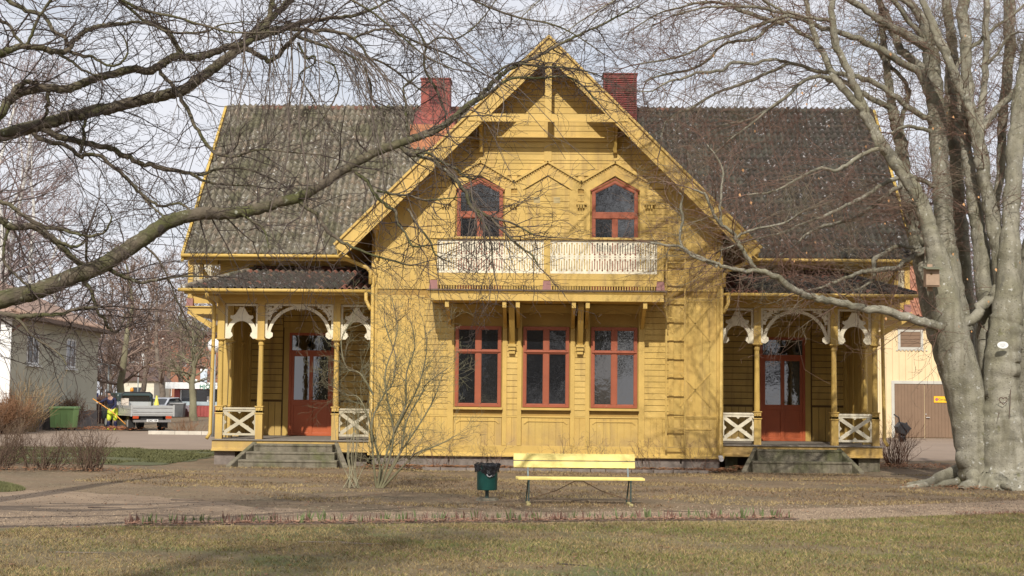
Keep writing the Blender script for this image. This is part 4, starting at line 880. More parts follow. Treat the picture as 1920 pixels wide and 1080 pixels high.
LT = thing('bare_tree', 'big bare tree whose mossy limbs reach in from the left over the villa', 'tree', (-9.6, 16, 0))
trunk = [((-9.6, 16, -.1), .62), ((-9.55, 16, .5), .46), ((-9.5, 16, 1.6), .40), ((-9.5, 16.1, 3), .36), ((-9.3, 16, 4.6), .30), ((-9.2, 15.9, 6.5), .24), ((-9.4, 15.8, 9), .16), ((-9.2, 15.7, 12), .08)]
tubes([([t_[0] for t_ in trunk], [t_[1] for t_ in trunk], 14)], BARKL, 'trunk', LT, None, None, nz=.02)
LD = [
 ('A', 15.2, 3.4, [(-560,600,46),(-380,640,44),(-220,625,38),(-60,590,36),(0,563,35),(60,548,33),(120,525,32),(180,503,31),(220,480,30),(270,445,29),(320,415,27),(370,402,25),(420,400,23),(480,393,22),(520,380,21),(560,370,20),(600,348,19),(640,320,18),(700,288,17),(750,268,16),(790,255,15),(830,238,13),(870,205,12),(900,180,10),(930,150,9),(960,127,8),(1000,108,7),(1040,88,6),(1080,68,5),(1130,45,4),(1200,10,3)]),
 ('A1', 'A', .3, [(895,188,7),(930,163,6),(960,147,5),(1010,147,5),(1055,143,4),(1085,155,4),(1120,190,3)]),
 ('A2', 'A', .4, [(925,140,6),(960,120,5),(1010,124,5),(1060,128,4),(1110,137,3),(1140,150,2)]),
 ('A3', 'A', -.3, [(745,272,7),(768,290,7),(800,297,7),(830,317,8),(855,337,8),(870,357,8),(880,380,7),(890,395,6),(917,407,5),(955,417,4),(1000,440,3)]),
 ('A4', 'A3', -.2, [(768,290,5),(800,287,5),(830,305,5),(855,315,5),(872,330,4),(890,335,3),(905,318,2)]),
 ('A5', 'A3', -.3, [(880,357,5),(892,395,5),(905,415,4),(920,450,4),(925,500,3),(930,530,2)]),
 ('A6', 'A3', -.2, [(890,392,5),(920,410,5),(955,445,5),(985,470,4),(1000,480,4),(1010,500,2)]),
 ('A7', 'A', -.4, [(655,317,7),(675,330,7),(692,347,7),(705,367,6),(720,382,6),(740,395,6),(745,420,5),(760,435,4),(772,460,4),(800,460,3)]),
 ('A8', 'A7', .2, [(706,357,5),(745,365,5),(767,367,4),(792,375,4),(830,373,3),(860,370,2)]),
 ('A9', 'A7', -.2, [(765,392,5),(785,425,4),(805,450,4),(817,477,3),(840,490,2)]),
 ('A10', 'A', -.5, [(555,372,8),(575,390,7),(595,405,7),(615,430,7),(630,445,7),(645,457,6),(667,467,5),(690,475,4),(730,487,4),(770,497,3),(800,490,2)]),
 ('A11', 'A', .2, [(765,255,6),(763,225,6),(762,195,5),(757,165,4),(780,145,3)]),
 ('A12', 'A', .5, [(205,505,9),(230,518,8),(260,530,7),(290,525,6),(340,518,5),(380,518,3)]),
 ('A13', 'A', .3, [(155,522,8),(175,555,7),(183,585,6),(195,598,6),(203,615,6),(220,622,5),(228,610,4),(235,590,3)]),
 ('A14', 'A', .4, [(310,415,5),(300,400,4),(277,380,4),(262,360,3)]),
 ('A15', 'A', -.3, [(165,500,6),(162,475,5),(163,447,5),(158,430,3)]),
 ('A16', 'A', .3, [(265,455,4),(290,480,4),(305,500,4),(320,530,3),(330,560,3),(345,590,2)]),
 ('A17', 'A', -.4, [(450,398,5),(465,410,5),(490,425,4),(500,445,3),(505,470,2)]),
 ('B', 16.3, 1.6, [(-540,330,44),(-400,345,36),(-220,320,30),(-100,285,27),(-40,262,26),(0,255,25),(40,243,25),(90,230,24),(130,218,23),(180,207,23),(230,197,22),(280,185,22),(330,175,21),(370,150,20),(410,120,19),(445,95,18),(470,70,17),(485,55,16),(505,35,14),(530,15,13),(560,-15,11)]),
 ('B1', 'B', -.8, [(300,135,8),(315,150,8),(335,175,8),(350,200,8),(360,225,7),(375,250,7),(390,275,7),(410,290,6),(440,293,5),(470,285,5),(500,280,4),(540,285,3),(600,290,3)]),
 ('B2', 'B', .5, [(60,235,14),(100,252,13),(150,266,12),(190,275,11),(220,285,11),(240,292,10),(265,305,9),(290,312,9),(330,320,8),(360,328,7),(385,340,5),(420,345,4),(480,350,3)]),
 ('B3', 'B2', .3, [(370,328,6),(385,325,5),(410,318,5),(440,315,4),(480,322,4),(520,340,3)]),
 ('B4', 'B', -.3, [(60,240,9),(75,258,9),(100,268,9),(120,270,8),(150,293,8),(162,289,8),(185,291,7),(212,312,7),(238,335,7),(257,357,7),(275,372,6),(295,385,6),(312,386,5),(335,381,5),(358,395,4)]),
 ('B5', 'B4', .2, [(150,285,6),(160,258,7),(155,240,6),(165,215,4)]),
 ('B6', 'B', .4, [(475,68,12),(510,60,12),(540,50,11),(580,38,9),(620,35,8),(660,28,7),(700,15,5),(740,-5,4)]),
 ('B7', 'B', .2, [(480,72,12),(520,58,11),(542,55,9),(580,57,8),(620,58,7),(655,66,6),(680,88,5),(692,108,5),(720,120,4),(755,145,4),(790,170,3)]),
 ('B8', 'B', -.5, [(462,92,10),(480,98,10),(502,112,10),(518,107,9),(535,87,9),(545,75,8),(562,60,7)]),
 ('B9', 'B7', .3, [(555,66,6),(597,82,6),(635,97,5),(665,108,5),(682,125,4),(695,160,4),(700,187,3),(725,200,2)]),
 ('B10', 'B7', .5, [(655,72,5),(670,69,5),(705,56,5),(732,56,5),(752,67,5),(775,75,4),(800,87,4),(830,97,4),(865,115,3),(890,130,3),(930,150,2)]),
 ('B11', 'B10', .1, [(800,87,5),(795,112,5),(802,140,5),(815,160,5),(827,190,5),(835,212,4)]),
 ('B12', 'B10', .3, [(800,87,4),(785,60,4),(762,32,3),(742,15,3)]),
 ('B13', 'B10', .3, [(800,86,4),(822,72,4),(860,71,3),(900,40,3),(930,0,2)]),
 ('B14', 'B', -.3, [(560,80,5),(565,95,5),(575,112,5),(590,105,4),(590,118,3),(565,135,3),(565,150,3),(585,180,3),(600,210,2)]),
 ('B15', 'B9', -.2, [(610,115,4),(627,125,4),(635,160,3),(625,190,3),(600,230,2)]),
 ('C', 15.6, 1.8, [(-520,210,34),(-380,300,30),(-200,330,24),(-60,270,20),(0,215,18),(15,190,18),(40,172,18),(70,166,16),(95,165,16),(130,167,16),(165,152,16),(210,140,15),(245,130,15),(280,133,15),(305,118,15),(335,105,15),(370,108,14),(400,98,14),(430,88,13),(460,80,13),(490,60,13),(505,30,11),(512,0,10),(515,-30,8)]),
 ('C1', 'C', .3, [(8,200,10),(25,170,11),(45,155,10),(70,155,9),(88,170,9),(90,195,8),(88,215,7)]),
 ('C2', 'C', -.4, [(345,105,6),(320,60,6),(290,45,6),(260,30,6),(225,0,6),(200,-30,5)]),
 ('C3', 'C', .2, [(335,98,6),(325,80,5),(312,60,5),(295,45,4),(275,20,3)]),
 ('D', 15.0, 1.5, [(-520,120,30),(-300,190,22),(-150,160,18),(-40,120,15),(0,100,14),(20,93,13),(45,87,12),(75,90,12),(100,97,11),(125,95,10),(140,75,9),(165,57,9),(195,48,8),(230,45,7),(270,43,6),(320,60,5),(380,60,4),(420,45,3),(480,40,2)]),
 ('D1', 'D', .3, [(130,90,8),(133,95,8),(150,103,7),(175,108,6),(200,122,5),(225,120,5),(240,100,4),(235,75,3),(220,55,2)]),
 ('D2', 'D', .2, [(127,85,8),(120,70,8),(100,55,8),(80,28,8),(50,20,9),(10,0,9),(-20,-10,8)]),
 ('D3', 'D', -.2, [(48,86,7),(60,65,7),(75,30,6),(95,0,6),(105,-20,5)]),
 ('D4', 'D', -.2, [(45,86,6),(30,70,6),(20,48,6),(0,38,7),(-20,30,7)]),
 ('D5', 'D', .3, [(105,97,6),(130,112,6),(155,130,5),(175,140,4),(200,143,3)]),
 ('E', 15.4, 1.0, [(-540,420,30),(-350,460,24),(-180,430,20),(-60,405,16),(0,412,14),(20,425,14),(60,425,13),(85,438,13),(105,455,12),(130,478,12),(150,495,12),(170,504,10)]),
 ('E1', 'E', -.3, [(-40,370,10),(0,377,9),(25,390,9),(55,412,9),(90,427,8),(120,432,7),(160,442,6),(180,440,5),(200,430,4),(210,405,3)]),
 ('E2', 'E', .2, [(100,445,7),(120,458,7),(145,462,6),(160,450,5),(163,435,4)]),
 ('E3', 'E', -.2, [(18,428,6),(8,460,6),(8,490,6),(25,510,5),(45,530,5),(60,545,4)]),
 ('Fz', 15.2, .6, [(-520,560,20),(-300,600,16),(-100,580,12),(0,589,10),(50,595,9),(85,592,8),(110,588,7),(150,578,6),(190,575,4)]),
 ('F1', 'Fz', -.2, [(30,594,5),(45,610,5),(60,628,4),(78,642,4),(95,652,3),(115,668,3),(125,685,2)]),
 ('G', 14.6, 2.2, [(-480,-60,26),(-200,-20,16),(0,-60,12),(150,-90,10),(330,-120,8),(520,-100,6),(700,-60,4),(900,-30,3)]),
 ('G1', 'G', .6, [(100,-80,8),(180,-30,7),(260,15,6),(340,35,5),(430,60,4),(520,60,3)]),
 ('G2', 'G', .8, [(440,-115,7),(560,-60,6),(640,-10,5),(720,40,4),(790,100,3),(850,130,3)]),
 ('G3', 'G', .9, [(600,-90,6),(740,-60,5),(860,-10,4),(960,30,4),(1050,50,3),(1130,100,2)]),
]
dl, nt1 = limbs(LD, LT, BARKL, TWIG, 'fine bare twigs of the tree at the left', 5, 1.0, 1.8, -.012, 2)
# long pale hanging shoots at the upper left
hang = []; rg = random.Random(11)
for (x0, y0, x1, y1, n_) in ((470, 20, 560, 80, 14), (560, 45, 700, 110, 26), (700, 0, 860, 60, 12), (880, 330, 900, 400, 8), (200, 10, 460, 60, 10)):
    for i in range(n_):
        f = rg.random(); px, py = x0+(x1-x0)*f, y0+(y1-y0)*f; Y = rg.uniform(15.5, 18); p = P3(px, py, Y)
        L_ = rg.uniform(.8, 2.6) if x0 != 880 else rg.uniform(.4, 1.1)
        dx = rg.uniform(.1, .9) if 500 < x0 < 800 else rg.uniform(-.2, .3)
        pts = [p]; d = unit((dx, rg.uniform(-.2, .2), -.5)); x, y, z = p
        for s_ in range(9):
            d = unit((d[0]*.95+rg.gauss(0, .2), d[1]+rg.gauss(0, .16), d[2]-.10+rg.gauss(0, .12))); x += d[0]*L_/9; y += d[1]*L_/9; z += d[2]*L_/9; pts.append((x, y, z))
            if rg.random() < .6: grow((x, y, z), unit((d[0]+rg.gauss(0, .6), d[1]+rg.gauss(0, .5), d[2]+rg.gauss(0, .3))), rg.uniform(.15, .5), .004, 1, hang, -.06, .2, 4, 2, .0024, rg)
        hang.append((pts, [.006*(1-.06*q) for q in range(10)], 4))
st_ = [(527,270),(525,307),(510,357),(502,390),(507,420),(517,507)]
for base in ([(545,55),(547,100),(548,150),(540,210),(543,260),(530,330),(505,400),(515,450)], [(572,60),(572,110),(570,150),(560,220),(570,290),(577,350),(560,420)]):
    sm = catmull([P3(a, b_, 16.3) for a, b_ in base], 3); hang.append(([tuple(s_) for s_ in sm], [.011*(1-.02*q) for q in range(len(sm))], 5))
tubes(hang, TWIGH, 'hanging_shoots', LT, 'long pale shoots hanging down at the upper left', 'stuff', False)

RT = thing('beech_tree', 'huge multi stemmed grey beech on the right of the villa', 'tree', (8.4, 29.6, 0))
RTREE[0] = RT
RD = [
 ('T1', 29.4, .0, [(1856,935,124),(1852,915,100),(1840,880,84),(1825,800,74),(1803,700,69),(1780,600,60),(1765,520,48),(1752,460,36),(1740,420,31),(1722,370,27),(1690,320,24),(1655,275,22),(1640,250,20),(1622,215,18),(1612,190,17)]),
 ('T1a', 'T1', -.5, [(1615,190,15),(1600,155,15),(1580,112,14),(1567,82,13),(1562,40,13),(1560,0,12),(1558,-40,10)]),
 ('T1b', 'T1', .5, [(1618,205,15),(1580,165,15),(1565,145,14),(1552,115,13),(1532,82,12),(1522,50,11),(1512,0,9),(1505,-30,8)]),
 ('T2', 30.2, .6, [(1832,900,46),(1826,860,42),(1812,700,42),(1796,600,46),(1778,500,43),(1771,430,38),(1768,370,35),(1762,300,34),(1757,225,33),(1750,150,32),(1745,100,30),(1740,62,26),(1722,25,18),(1700,-5,15),(1680,-50,12)]),
 ('T2a', 'T2', -.6, [(1748,95,20),(1735,85,20),(1700,65,17),(1665,42,15),(1625,20,13),(1590,0,12),(1550,-30,10)]),
 ('T2b', 'T2', -1.2, [(1752,190,18),(1738,160,17),(1712,132,15),(1680,110,14),(1652,92,13),(1615,75,12),(1580,62,11),(1540,52,9),(1502,37,8),(1465,25,7),(1430,15,6),(1380,10,5),(1320,15,4),(1260,30,3)]),
 ('T2c', 'T2', -1.4, [(1755,240,14),(1740,222,12),(1700,197,12),(1665,170,11),(1625,150,11),(1590,142,10),(1545,135,8),(1515,127,7),(1472,117,6),(1440,112,6),(1415,120,6),(1375,116,6),(1355,132,6),(1305,137,5),(1280,147,5),(1255,152,4),(1225,170,3),(1197,172,2)]),
 ('T2d', 'T2', -.3, [(1755,260,9),(1738,243,8),(1715,237,7),(1690,240,6),(1670,250,5)]),
 ('T2e', 'T2', .6, [(1750,150,18),(1730,130,17),(1702,105,16),(1685,82,15),(1670,55,14),(1660,25,13),(1648,0,12),(1640,-40,10)]),
 ('T3', 31.0, .3, [(1815,850,44),(1795,740,44),(1768,650,42),(1745,580,36),(1728,500,30),(1715,440,27),(1702,380,25),(1694,320,25),(1690,270,24),(1680,230,22),(1672,200,18),(1665,150,15),(1660,105,14),(1655,60,12),(1650,10,9)]),
 ('T3b', 'T3', .2, [(1688,240,10),(1692,215,9),(1704,170,9),(1695,150,8),(1678,135,8),(1655,110,7),(1640,80,5)]),
 ('T3c', 'T3', -.8, [(1672,205,13),(1660,195,12),(1630,183,11),(1595,160,10),(1570,145,9),(1557,150,7),(1532,143,7),(1502,155,6),(1477,180,5),(1440,205,5),(1400,225,4),(1350,235,3)]),
 ('T3d', 'T3', -.4, [(1712,440,12),(1725,450,13),(1752,462,11),(1765,470,10)]),
 ('T4', 31.2, .2, [(1850,840,44),(1832,740,36),(1820,650,36),(1810,550,32),(1803,450,28),(1797,370,26),(1793,300,27),(1788,230,29),(1782,170,25),(1785,100,20),(1780,50,18),(1775,0,16),(1770,-40,12)]),
 ('T5', 29.8, .3, [(1862,830,26),(1856,760,28),(1850,680,31),(1850,600,36),(1845,520,33),(1837,450,30),(1830,400,27),(1820,330,23),(1812,270,21),(1808,230,20),(1800,180,16),(1790,150,14),(1780,110,10)]),
 ('T6', 29.6, -.3, [(1890,600,46),(1885,540,42),(1875,470,33),(1862,420,29),(1848,350,25),(1838,300,23),(1830,250,21),(1820,212,19),(1807,175,18),(1790,140,17),(1775,105,16),(1755,65,15),(1740,25,13),(1720,-20,11)]),
 ('T7', 'T6', .6, [(1838,300,22),(1826,240,20),(1815,180,20),(1810,120,21),(1808,60,23),(1805,0,22),(1800,-40,18)]),
 ('T8', 'T6', .4, [(1848,350,18),(1842,290,18),(1840,230,15),(1845,170,13),(1850,110,13),(1852,60,13),(1855,0,12),(1856,-40,10)]),
 ('T9', 29.0, .4, [(1893,938,135),(1892,915,110),(1889,880,96),(1882,800,80),(1878,740,66),(1880,680,64),(1885,620,62),(1891,560,52),(1893,470,38),(1896,400,33),(1902,300,32),(1910,220,32),(1920,150,30),(1935,60,28)]),
 ('T9b', 30.6, .1, [(1866,560,18),(1870,450,15),(1872,400,15),(1876,300,17),(1880,230,18),(1887,150,20),(1893,75,22),(1897,0,22),(1900,-40,20)]),
 ('T10', 29.6, .1, [(1947,940,110),(1945,915,90),(1938,850,74),(1930,770,54),(1927,700,46),(1927,600,44),(1932,500,40),(1942,400,34),(1960,250,28),(1975,100,22)]),
 ('B1', 'T6', -1.6, [(1888,530,26),(1875,545,23),(1860,568,22),(1835,590,21),(1805,605,20),(1770,615,19),(1740,610,18),(1700,595,17),(1660,580,16),(1620,575,15),(1580,570,14),(1540,563,14),(1507,551,13),(1492,543,13),(1470,530,12),(1447,514,11),(1421,508,9),(1395,508,8),(1358,499,7),(1340,491,6),(1310,485,5),(1290,475,5),(1275,462,5),(1250,460,4),(1220,455,3)]),
 ('B1a', 'B1', -.2, [(1345,500,6),(1320,487,6),(1290,473,6),(1275,455,5),(1277,430,5),(1280,410,5),(1276,385,5),(1280,370,3),(1272,360,2)]),
 ('B1b', 'B1', -.3, [(1421,508,9),(1405,492,9),(1395,475,8),(1390,462,8),(1380,445,7),(1370,432,7),(1352,420,6),(1340,405,6),(1330,385,5),(1320,365,5),(1300,355,3)]),
 ('B1c', 'B1b', .1, [(1352,420,6),(1350,390,5),(1353,350,5),(1355,320,4),(1340,290,3),(1325,270,2)]),
 ('B1d', 'B1b', .1, [(1380,445,5),(1405,432,5),(1435,425,4),(1470,418,4),(1500,400,3)]),
 ('B2', 'T4', -1.6, [(1802,445,9),(1785,450,9),(1765,457,9),(1740,470,10),(1715,478,10),(1700,490,10),(1680,502,10),(1640,507,9),(1615,512,8),(1590,520,7),(1565,530,6),(1540,538,5),(1500,548,3)]),
 ('B2b', 'B2', -.3, [(1720,465,7),(1700,462,7),(1685,460,8),(1660,472,9),(1642,485,9),(1638,502,9),(1640,520,7),(1625,535,5),(1600,545,3)]),
 ('B3', 'T2', -1.4, [(1765,355,11),(1738,342,9),(1710,333,9),(1685,333,9),(1655,345,8),(1627,365,8),(1610,375,8),(1580,390,7),(1540,407,6),(1502,420,5),(1472,435,5),(1440,442,4),(1400,452,3),(1350,470,3)]),
 ('B4', 'T3', -1.4, [(1702,345,9),(1680,352,8),(1655,370,8),(1625,395,8),(1602,410,7),(1570,420,7),(1535,427,6),(1510,442,5),(1485,465,4),(1460,480,3)]),
 ('B5', 'T1', -1.0, [(1672,295,10),(1655,278,9),(1625,285,8),(1590,307,8),(1570,320,7),(1540,315,6),(1502,332,5),(1470,350,4),(1440,360,4),(1400,365,3)]),
 ('B7', 'T2b', -.2, [(1475,30,8),(1440,42,7),(1407,52,7),(1370,67,6),(1335,75,5),(1310,90,5),(1292,100,4),(1260,110,4),(1200,120,3)]),
 ('B8', 'T2b', .2, [(1480,36,7),(1440,50,7),(1415,72,6),(1372,77,6),(1350,87,5),(1325,115,5),(1290,132,5),(1235,142,4),(1210,155,3)]),
 ('B9', 'T2c', .1, [(1480,118,7),(1440,137,6),(1385,160,6),(1350,170,5),(1297,200,5),(1267,212,4),(1247,230,3),(1240,265,3)]),
 ('B10', 'T2b', .4, [(1470,45,9),(1435,37,9),(1385,15,8),(1350,5,6),(1310,5,5),(1272,15,4),(1230,27,3),(1180,60,2)]),
 ('B11', 'T1b', .2, [(1560,148,8),(1532,143,7),(1502,155,6),(1477,180,6),(1440,205,5),(1405,235,4),(1370,260,3)]),
 ('B12', 'T6', .4, [(1845,290,15),(1838,245,14),(1850,225,14),(1870,203,13),(1890,187,12),(1915,160,11),(1945,145,10)]),
 ('B13', 'T7', .3, [(1790,140,8),(1797,120,8),(1820,90,8),(1852,65,7),(1880,42,6),(1905,22,5),(1930,0,4)]),
 ('B14', 'T1a', -.5, [(1575,100,8),(1560,45,8),(1540,36,7),(1510,32,6),(1470,20,6),(1440,5,5),(1400,-20,4)]),
 ('B15', 'T1b', .3, [(1530,75,8),(1500,60,7),(1480,45,6),(1450,30,5),(1440,10,5),(1420,-10,4)]),
 ('B16', 'T8', -.4, [(1850,120,7),(1870,100,6),(1890,70,5),(1910,60,4)]),
 ('B17', 'T2', -2.2, [(1745,90,10),(1690,20,9),(1640,-30,8),(1560,-60,7),(1460,-70,6),(1340,-60,5),(1220,-30,4),(1120,20,3),(1060,60,2)]),
 ('B18', 'T2', -2.0, [(1720,20,9),(1600,-60,8),(1450,-110,7),(1280,-110,5),(1150,-70,4),(1040,-20,3),(980,30,2)]),
]
dr, nt2 = limbs(RD, RT, BARK, TWIGR, 'fine reddish twigs of the beech at the right', 9, 1.4, 1.95, -.03, 2, .0034, avoid=lambda p: p[1] > 33.0 or p[2] < 2.2)
# root flare
rr = []
for (x, y, dx, dy, r0, ln, h0) in ((8.35, 29.3, -1, -.1, .09, 1.0, .22), (8.4, 29.7, -1, .3, .16, 1.1, .4), (8.55, 29.0, -.75, -.8, .17, .75, .4), (8.85, 28.85, -.1, -1, .18, .5, .45), (9.3, 28.8, .3, -1, .2, .6, .5), (9.75, 28.9, .6, -.8, .22, .8, .5), (8.6, 30.0, -.5, 1, .2, 1, .4), (9.05, 28.85, .1, -1, .14, .75, .3), (7.6, 29.15, -1, -.25, .07, .8, .1)):
    pts = []; rad = []
    for i in range(9):
        f = i/8; pts.append((x+dx*ln*f+.05*math.sin(i*1.6+x*9), y+.2+dy*ln*f*.8+.03*math.sin(i*2), h0*(1-f)**1.8-.03)); rad.append(r0*(1-.62*f))
    rr.append((pts, rad, 12))
tubes(rr, BARK, 'roots', RT, None, 'stuff', nz=.02)
b = M().lathe([(1.0, -.1), (.94, .04), (.86, .14), (.77, .3), (.68, .55), (.58, .9), (.46, 1.3)], (9.1, 29.75, 0), 56)
vv = []
for (x, y, z) in b.v:
    a = math.atan2(y-29.75, x-9.1); q = 1+.10*math.sin(a*7+1+.6*math.sin(a*2))*max(0, 1.15-z)+.02*math.sin(a*15+z*5)*max(0, 1.2-z); vv.append((9.1+(x-9.1)*q, 29.75+(y-29.75)*q*.75, z))
b.v = vv; build(b, 'root_flare', BARK, RT, True)
blv = []
for i in range(120):
    p = P3(rg.uniform(1280, 1915), rg.uniform(20, 640), rg.uniform(27.8, 30)); s_ = rg.uniform(.018, .035); k = len(blv)*4
    a = rg.uniform(0, 6.28); blv.append([(p[0], p[1], p[2]), (p[0]+s_*math.cos(a), p[1]+s_*.5, p[2]-s_*.7), (p[0]+s_*.3, p[1]+s_*math.sin(a), p[2]-s_*2.2), (p[0]-s_*.8, p[1], p[2]-s_)])
o = npmesh('hanging_leaves', np.array(blv).reshape(-1, 3), np.arange(len(blv)*4).reshape(-1, 4), mat('dry_beech_leaf', (.50, .27, .12), .8, .3, 9), RT); o['kind'] = 'stuff'; o['label'] = 'few dry orange leaves left on the beech twigs'
print('twigs', nt1, nt2)
# heart carved in the bark, plaque, bird box
def on_trunk(px, py, Y): return Vector(P3(px, py, Y))
hp = []
for i in range(25):
    t_ = 2*PI*i/24; hx = 16*math.sin(t_)**3; hy = 13*math.cos(t_)-5*math.cos(2*t_)-2*math.cos(3*t_)-math.cos(4*t_)
    px, py = 1881+hx*.48, 751-hy*.48; hp.append(tuple(on_trunk(px, py, 28.655+.00035*(px-1881)**2)))
b = M().tube(hp, .008, 4); b.tube([tuple(on_trunk(1873+i*.3, 764+i*8, 28.64)) for i in range(1, 2)]+[tuple(on_trunk(1871, 785, 28.62))], .006, 4)
b.tube([tuple(on_trunk(x, y, 28.67)) for x, y in ((1893, 742), (1895, 730), (1894, 760), (1892, 785))], .006, 4)
build(b, 'carved_heart', mat('bark_scar', (.10, .06, .045), .9), RT)
PL = thing('oval_plaque', 'small white oval plaque fixed to the beech trunk', 'sign', tuple(on_trunk(1880, 647, 28.66)))
c = WL[PL.name]; b = M(); n_ = 24
b.prism([(c.x+.108*math.cos(2*PI*i/n_), c.z+.068*math.sin(2*PI*i/n_)) for i in range(n_)], c.y-.012, c.y)
build(b, 'plate', mat('white_plaque', (.72, .72, .70), .35), PL)
b = M()
for (dx, dz, ww) in ((0, .022, .05), (.0, .0, .055), (0, -.025, .025)):
    x = -ww
    while x < ww: q = rg.uniform(.006, .016); b.box(c.x+x, c.x+min(x+q, ww), c.y-.0135, c.y-.0115, c.z+dz-.005, c.z+dz+.004); x += q+.005
build(b, 'engraving', mat('grey_ink', (.25, .25, .25), .7), PL)
for q in (-1, 1): pass
bl = on_trunk(1747, 518, 28.75); BX = thing('bird_box', 'wooden bird nesting box hung on the leaning beech stem', 'bird box', tuple(bl)); WB = mat('raw_wood', (.36, .25, .17), .8, .2, 6, .2, 30)
x0, x1, z0, z1 = P3(1736, 500, 28.75)[0], P3(1761, 500, 28.75)[0], P3(1747, 535, 28.75)[2], P3(1747, 505, 28.75)[2]
b = M(); b.prism([(28.73, z0), (28.73, z1), (28.95, z1+.05), (28.95, z0)], x0, x1, 'x'); build(b, 'box_body', WB, BX, bevel=.004)
b = M(); b.prism([(28.62, z1-.01), (28.62, z1+.01), (29.0, z1+.075), (29.0, z1+.05)], x0-.03, x1+.03, 'x'); build(b, 'lid', mat('grey_green_wood', (.15, .15, .10), .9, .3), BX)
b = M(); b.prism([(x0+.10+.022*math.cos(i*PI/6), z1-.09+.022*math.sin(i*PI/6)) for i in range(12)], 28.722, 28.731); build(b, 'entrance_hole', JOINT, BX)
b = M().box(x0-.0, x1+.02, 28.75, 28.93, z0-.02, z0).box((x0+x1)/2-.05, (x0+x1)/2+.05, 28.95, 28.99, z0-.1, z1+.12); build(b, 'back_board', WB, BX)

# ---- bare shrub in front of the wall
def shrub(name, label, base, stems, hgt, spread, seed, m, lv=2, r=.018, kids=4.5, group=None, cat='shrub', g=.05, wig=.16, rmin=.0025):
    T = thing(name, label, cat, base, group); rg2 = random.Random(seed); out = []
    for i in range(stems):
        a = rg2.uniform(0, 2*PI); rr_ = rg2.uniform(0, spread*.18); tl = rg2.uniform(.05, spread*.45)
        grow((base[0]+rr_*math.cos(a), base[1]+rr_*math.sin(a), -.02), unit((math.cos(a)*tl, math.sin(a)*tl*.6, 1)), hgt*rg2.uniform(.6, 1), r*rg2.uniform(.5, 1), lv, out, g, wig, 7, kids, rmin, rg2, 1, (.35, .9))
    tubes(out, m, 'stems', T, None, None, False); return T
SG = mat('green_grey_stem', (.17, .155, .085), .8, .25, 4, col2=(.16, .12, .08), c2scale=2)
SH = thing('bare_shrub', 'tall bare shrub with green grey stems before the left corner of the gable', 'shrub', (-3.1, 26.9, 0))
rg3 = random.Random(4); out = []
def px_stem(pts, Y, r0):
    sm = catmull([P3(a, b_, Y+dy) for a, b_, dy in pts], 4); n_ = len(sm)
    rad = [r0*(1-.65*i/(n_-1)) for i in range(n_)]; W = [tuple(s_) for s_ in sm]; out.append((W, rad, 7))
    for i in range(3, n_):
        for _ in range(2 if rg3.random() < .7 else 1):
            d = unit(tuple(W[i][q]-W[i-1][q] for q in range(3))); v = unit((d[0]+rg3.gauss(0, .7), d[1]+rg3.gauss(0, .6), d[2]+rg3.gauss(0, .45)+.1))
            grow(W[i], v, rg3.uniform(.3, .85), max(.004, rad[i]*.45), 2, out, .01, .2, 5, 4.4, .0024, rg3, 1)
for st in ([(708,915,0),(712,870,0),(700,820,.1),(690,780,.1),(672,745,.2),(650,740,.2),(620,722,.3)], [(712,915,0),(730,860,0),(738,810,0),(728,755,-.1),(722,700,-.1),(738,650,0),(745,610,0),(735,560,.1)], [(715,915,0),(750,850,.1),(762,790,.1),(790,740,.2),(800,720,.2),(840,690,.3)],
           [(718,915,0),(760,870,-.2),(780,850,-.2),(820,835,-.3),(850,820,-.3)], [(710,915,0),(722,860,.2),(745,800,.2),(775,745,.3),(792,700,.3),(800,650,.3),(795,610,.3)], [(706,915,0),(700,860,-.1),(698,790,-.1),(720,740,0),(735,720,0),(742,670,0),(725,620,0),(720,590,.1)],
           [(716,915,0),(742,862,.1),(790,790,.1),(815,745,.1),(830,700,.1)], [(700,740,.2),(675,700,.2),(650,690,.2),(640,640,.3),(660,600,.3)], [(738,810,0),(760,760,.1),(762,700,.1),(778,650,.1),(770,600,.1)]):
    px_stem(st, 26.9, .022)
tubes(out, SG, 'stems', SH, None, None, False)
S2 = thing('cane_clump', 'clump of straight pale canes left of the tall bare shrub', 'shrub', (-3.55, 26.9, 0)); out = []
for i in range(15):
    a = rg3.uniform(630, 705); t_ = a+rg3.uniform(-25, 25); sm = catmull([P3(650+rg3.uniform(-6, 24)*1.0+ (a-665)*.2, 915, 26.9+rg3.uniform(-.2, .2)), P3((a+660)/2, 880, 26.9), P3(a, rg3.uniform(800, 850), 26.9), P3(t_, rg3.uniform(745, 800), 26.9)], 3)
    out.append(([tuple(s_) for s_ in sm], [.009*(1-.07*q) for q in range(len(sm))], 5))
    if rg3.random() < .5: grow(tuple(sm[-3]), unit((rg3.gauss(0, .5), 0, 1)), .35, .004, 1, out, 0, .2, 4, 2, .0024, rg3, 1)
tubes(out, mat('pale_cane', (.24, .215, .135), .8, .25, 4), 'stems', S2, None, None, False)
# low climbers along the gable wall
for i, (x, lab) in enumerate(((-2.35, 'low bare twigs at the wall right of the tall shrub'), (-1.25, 'low bare twigs at the wall under the left window'), (.25, 'low bare twigs at the wall behind the bench'), (1.3, 'low bare twigs at the wall under the right window'), (2.4, 'low bare twigs at the wall left of the ladder foot'), (3.6, 'low bare twigs at the wall beside the right downspout'))):
    shrub('wall_shrub', lab, (x, 34.05, 0), 9, .95, 1.3, 30+i, TWIGR, 2, .008, 3.2, 'bare climbers along the gable wall', g=.02, wig=.25)
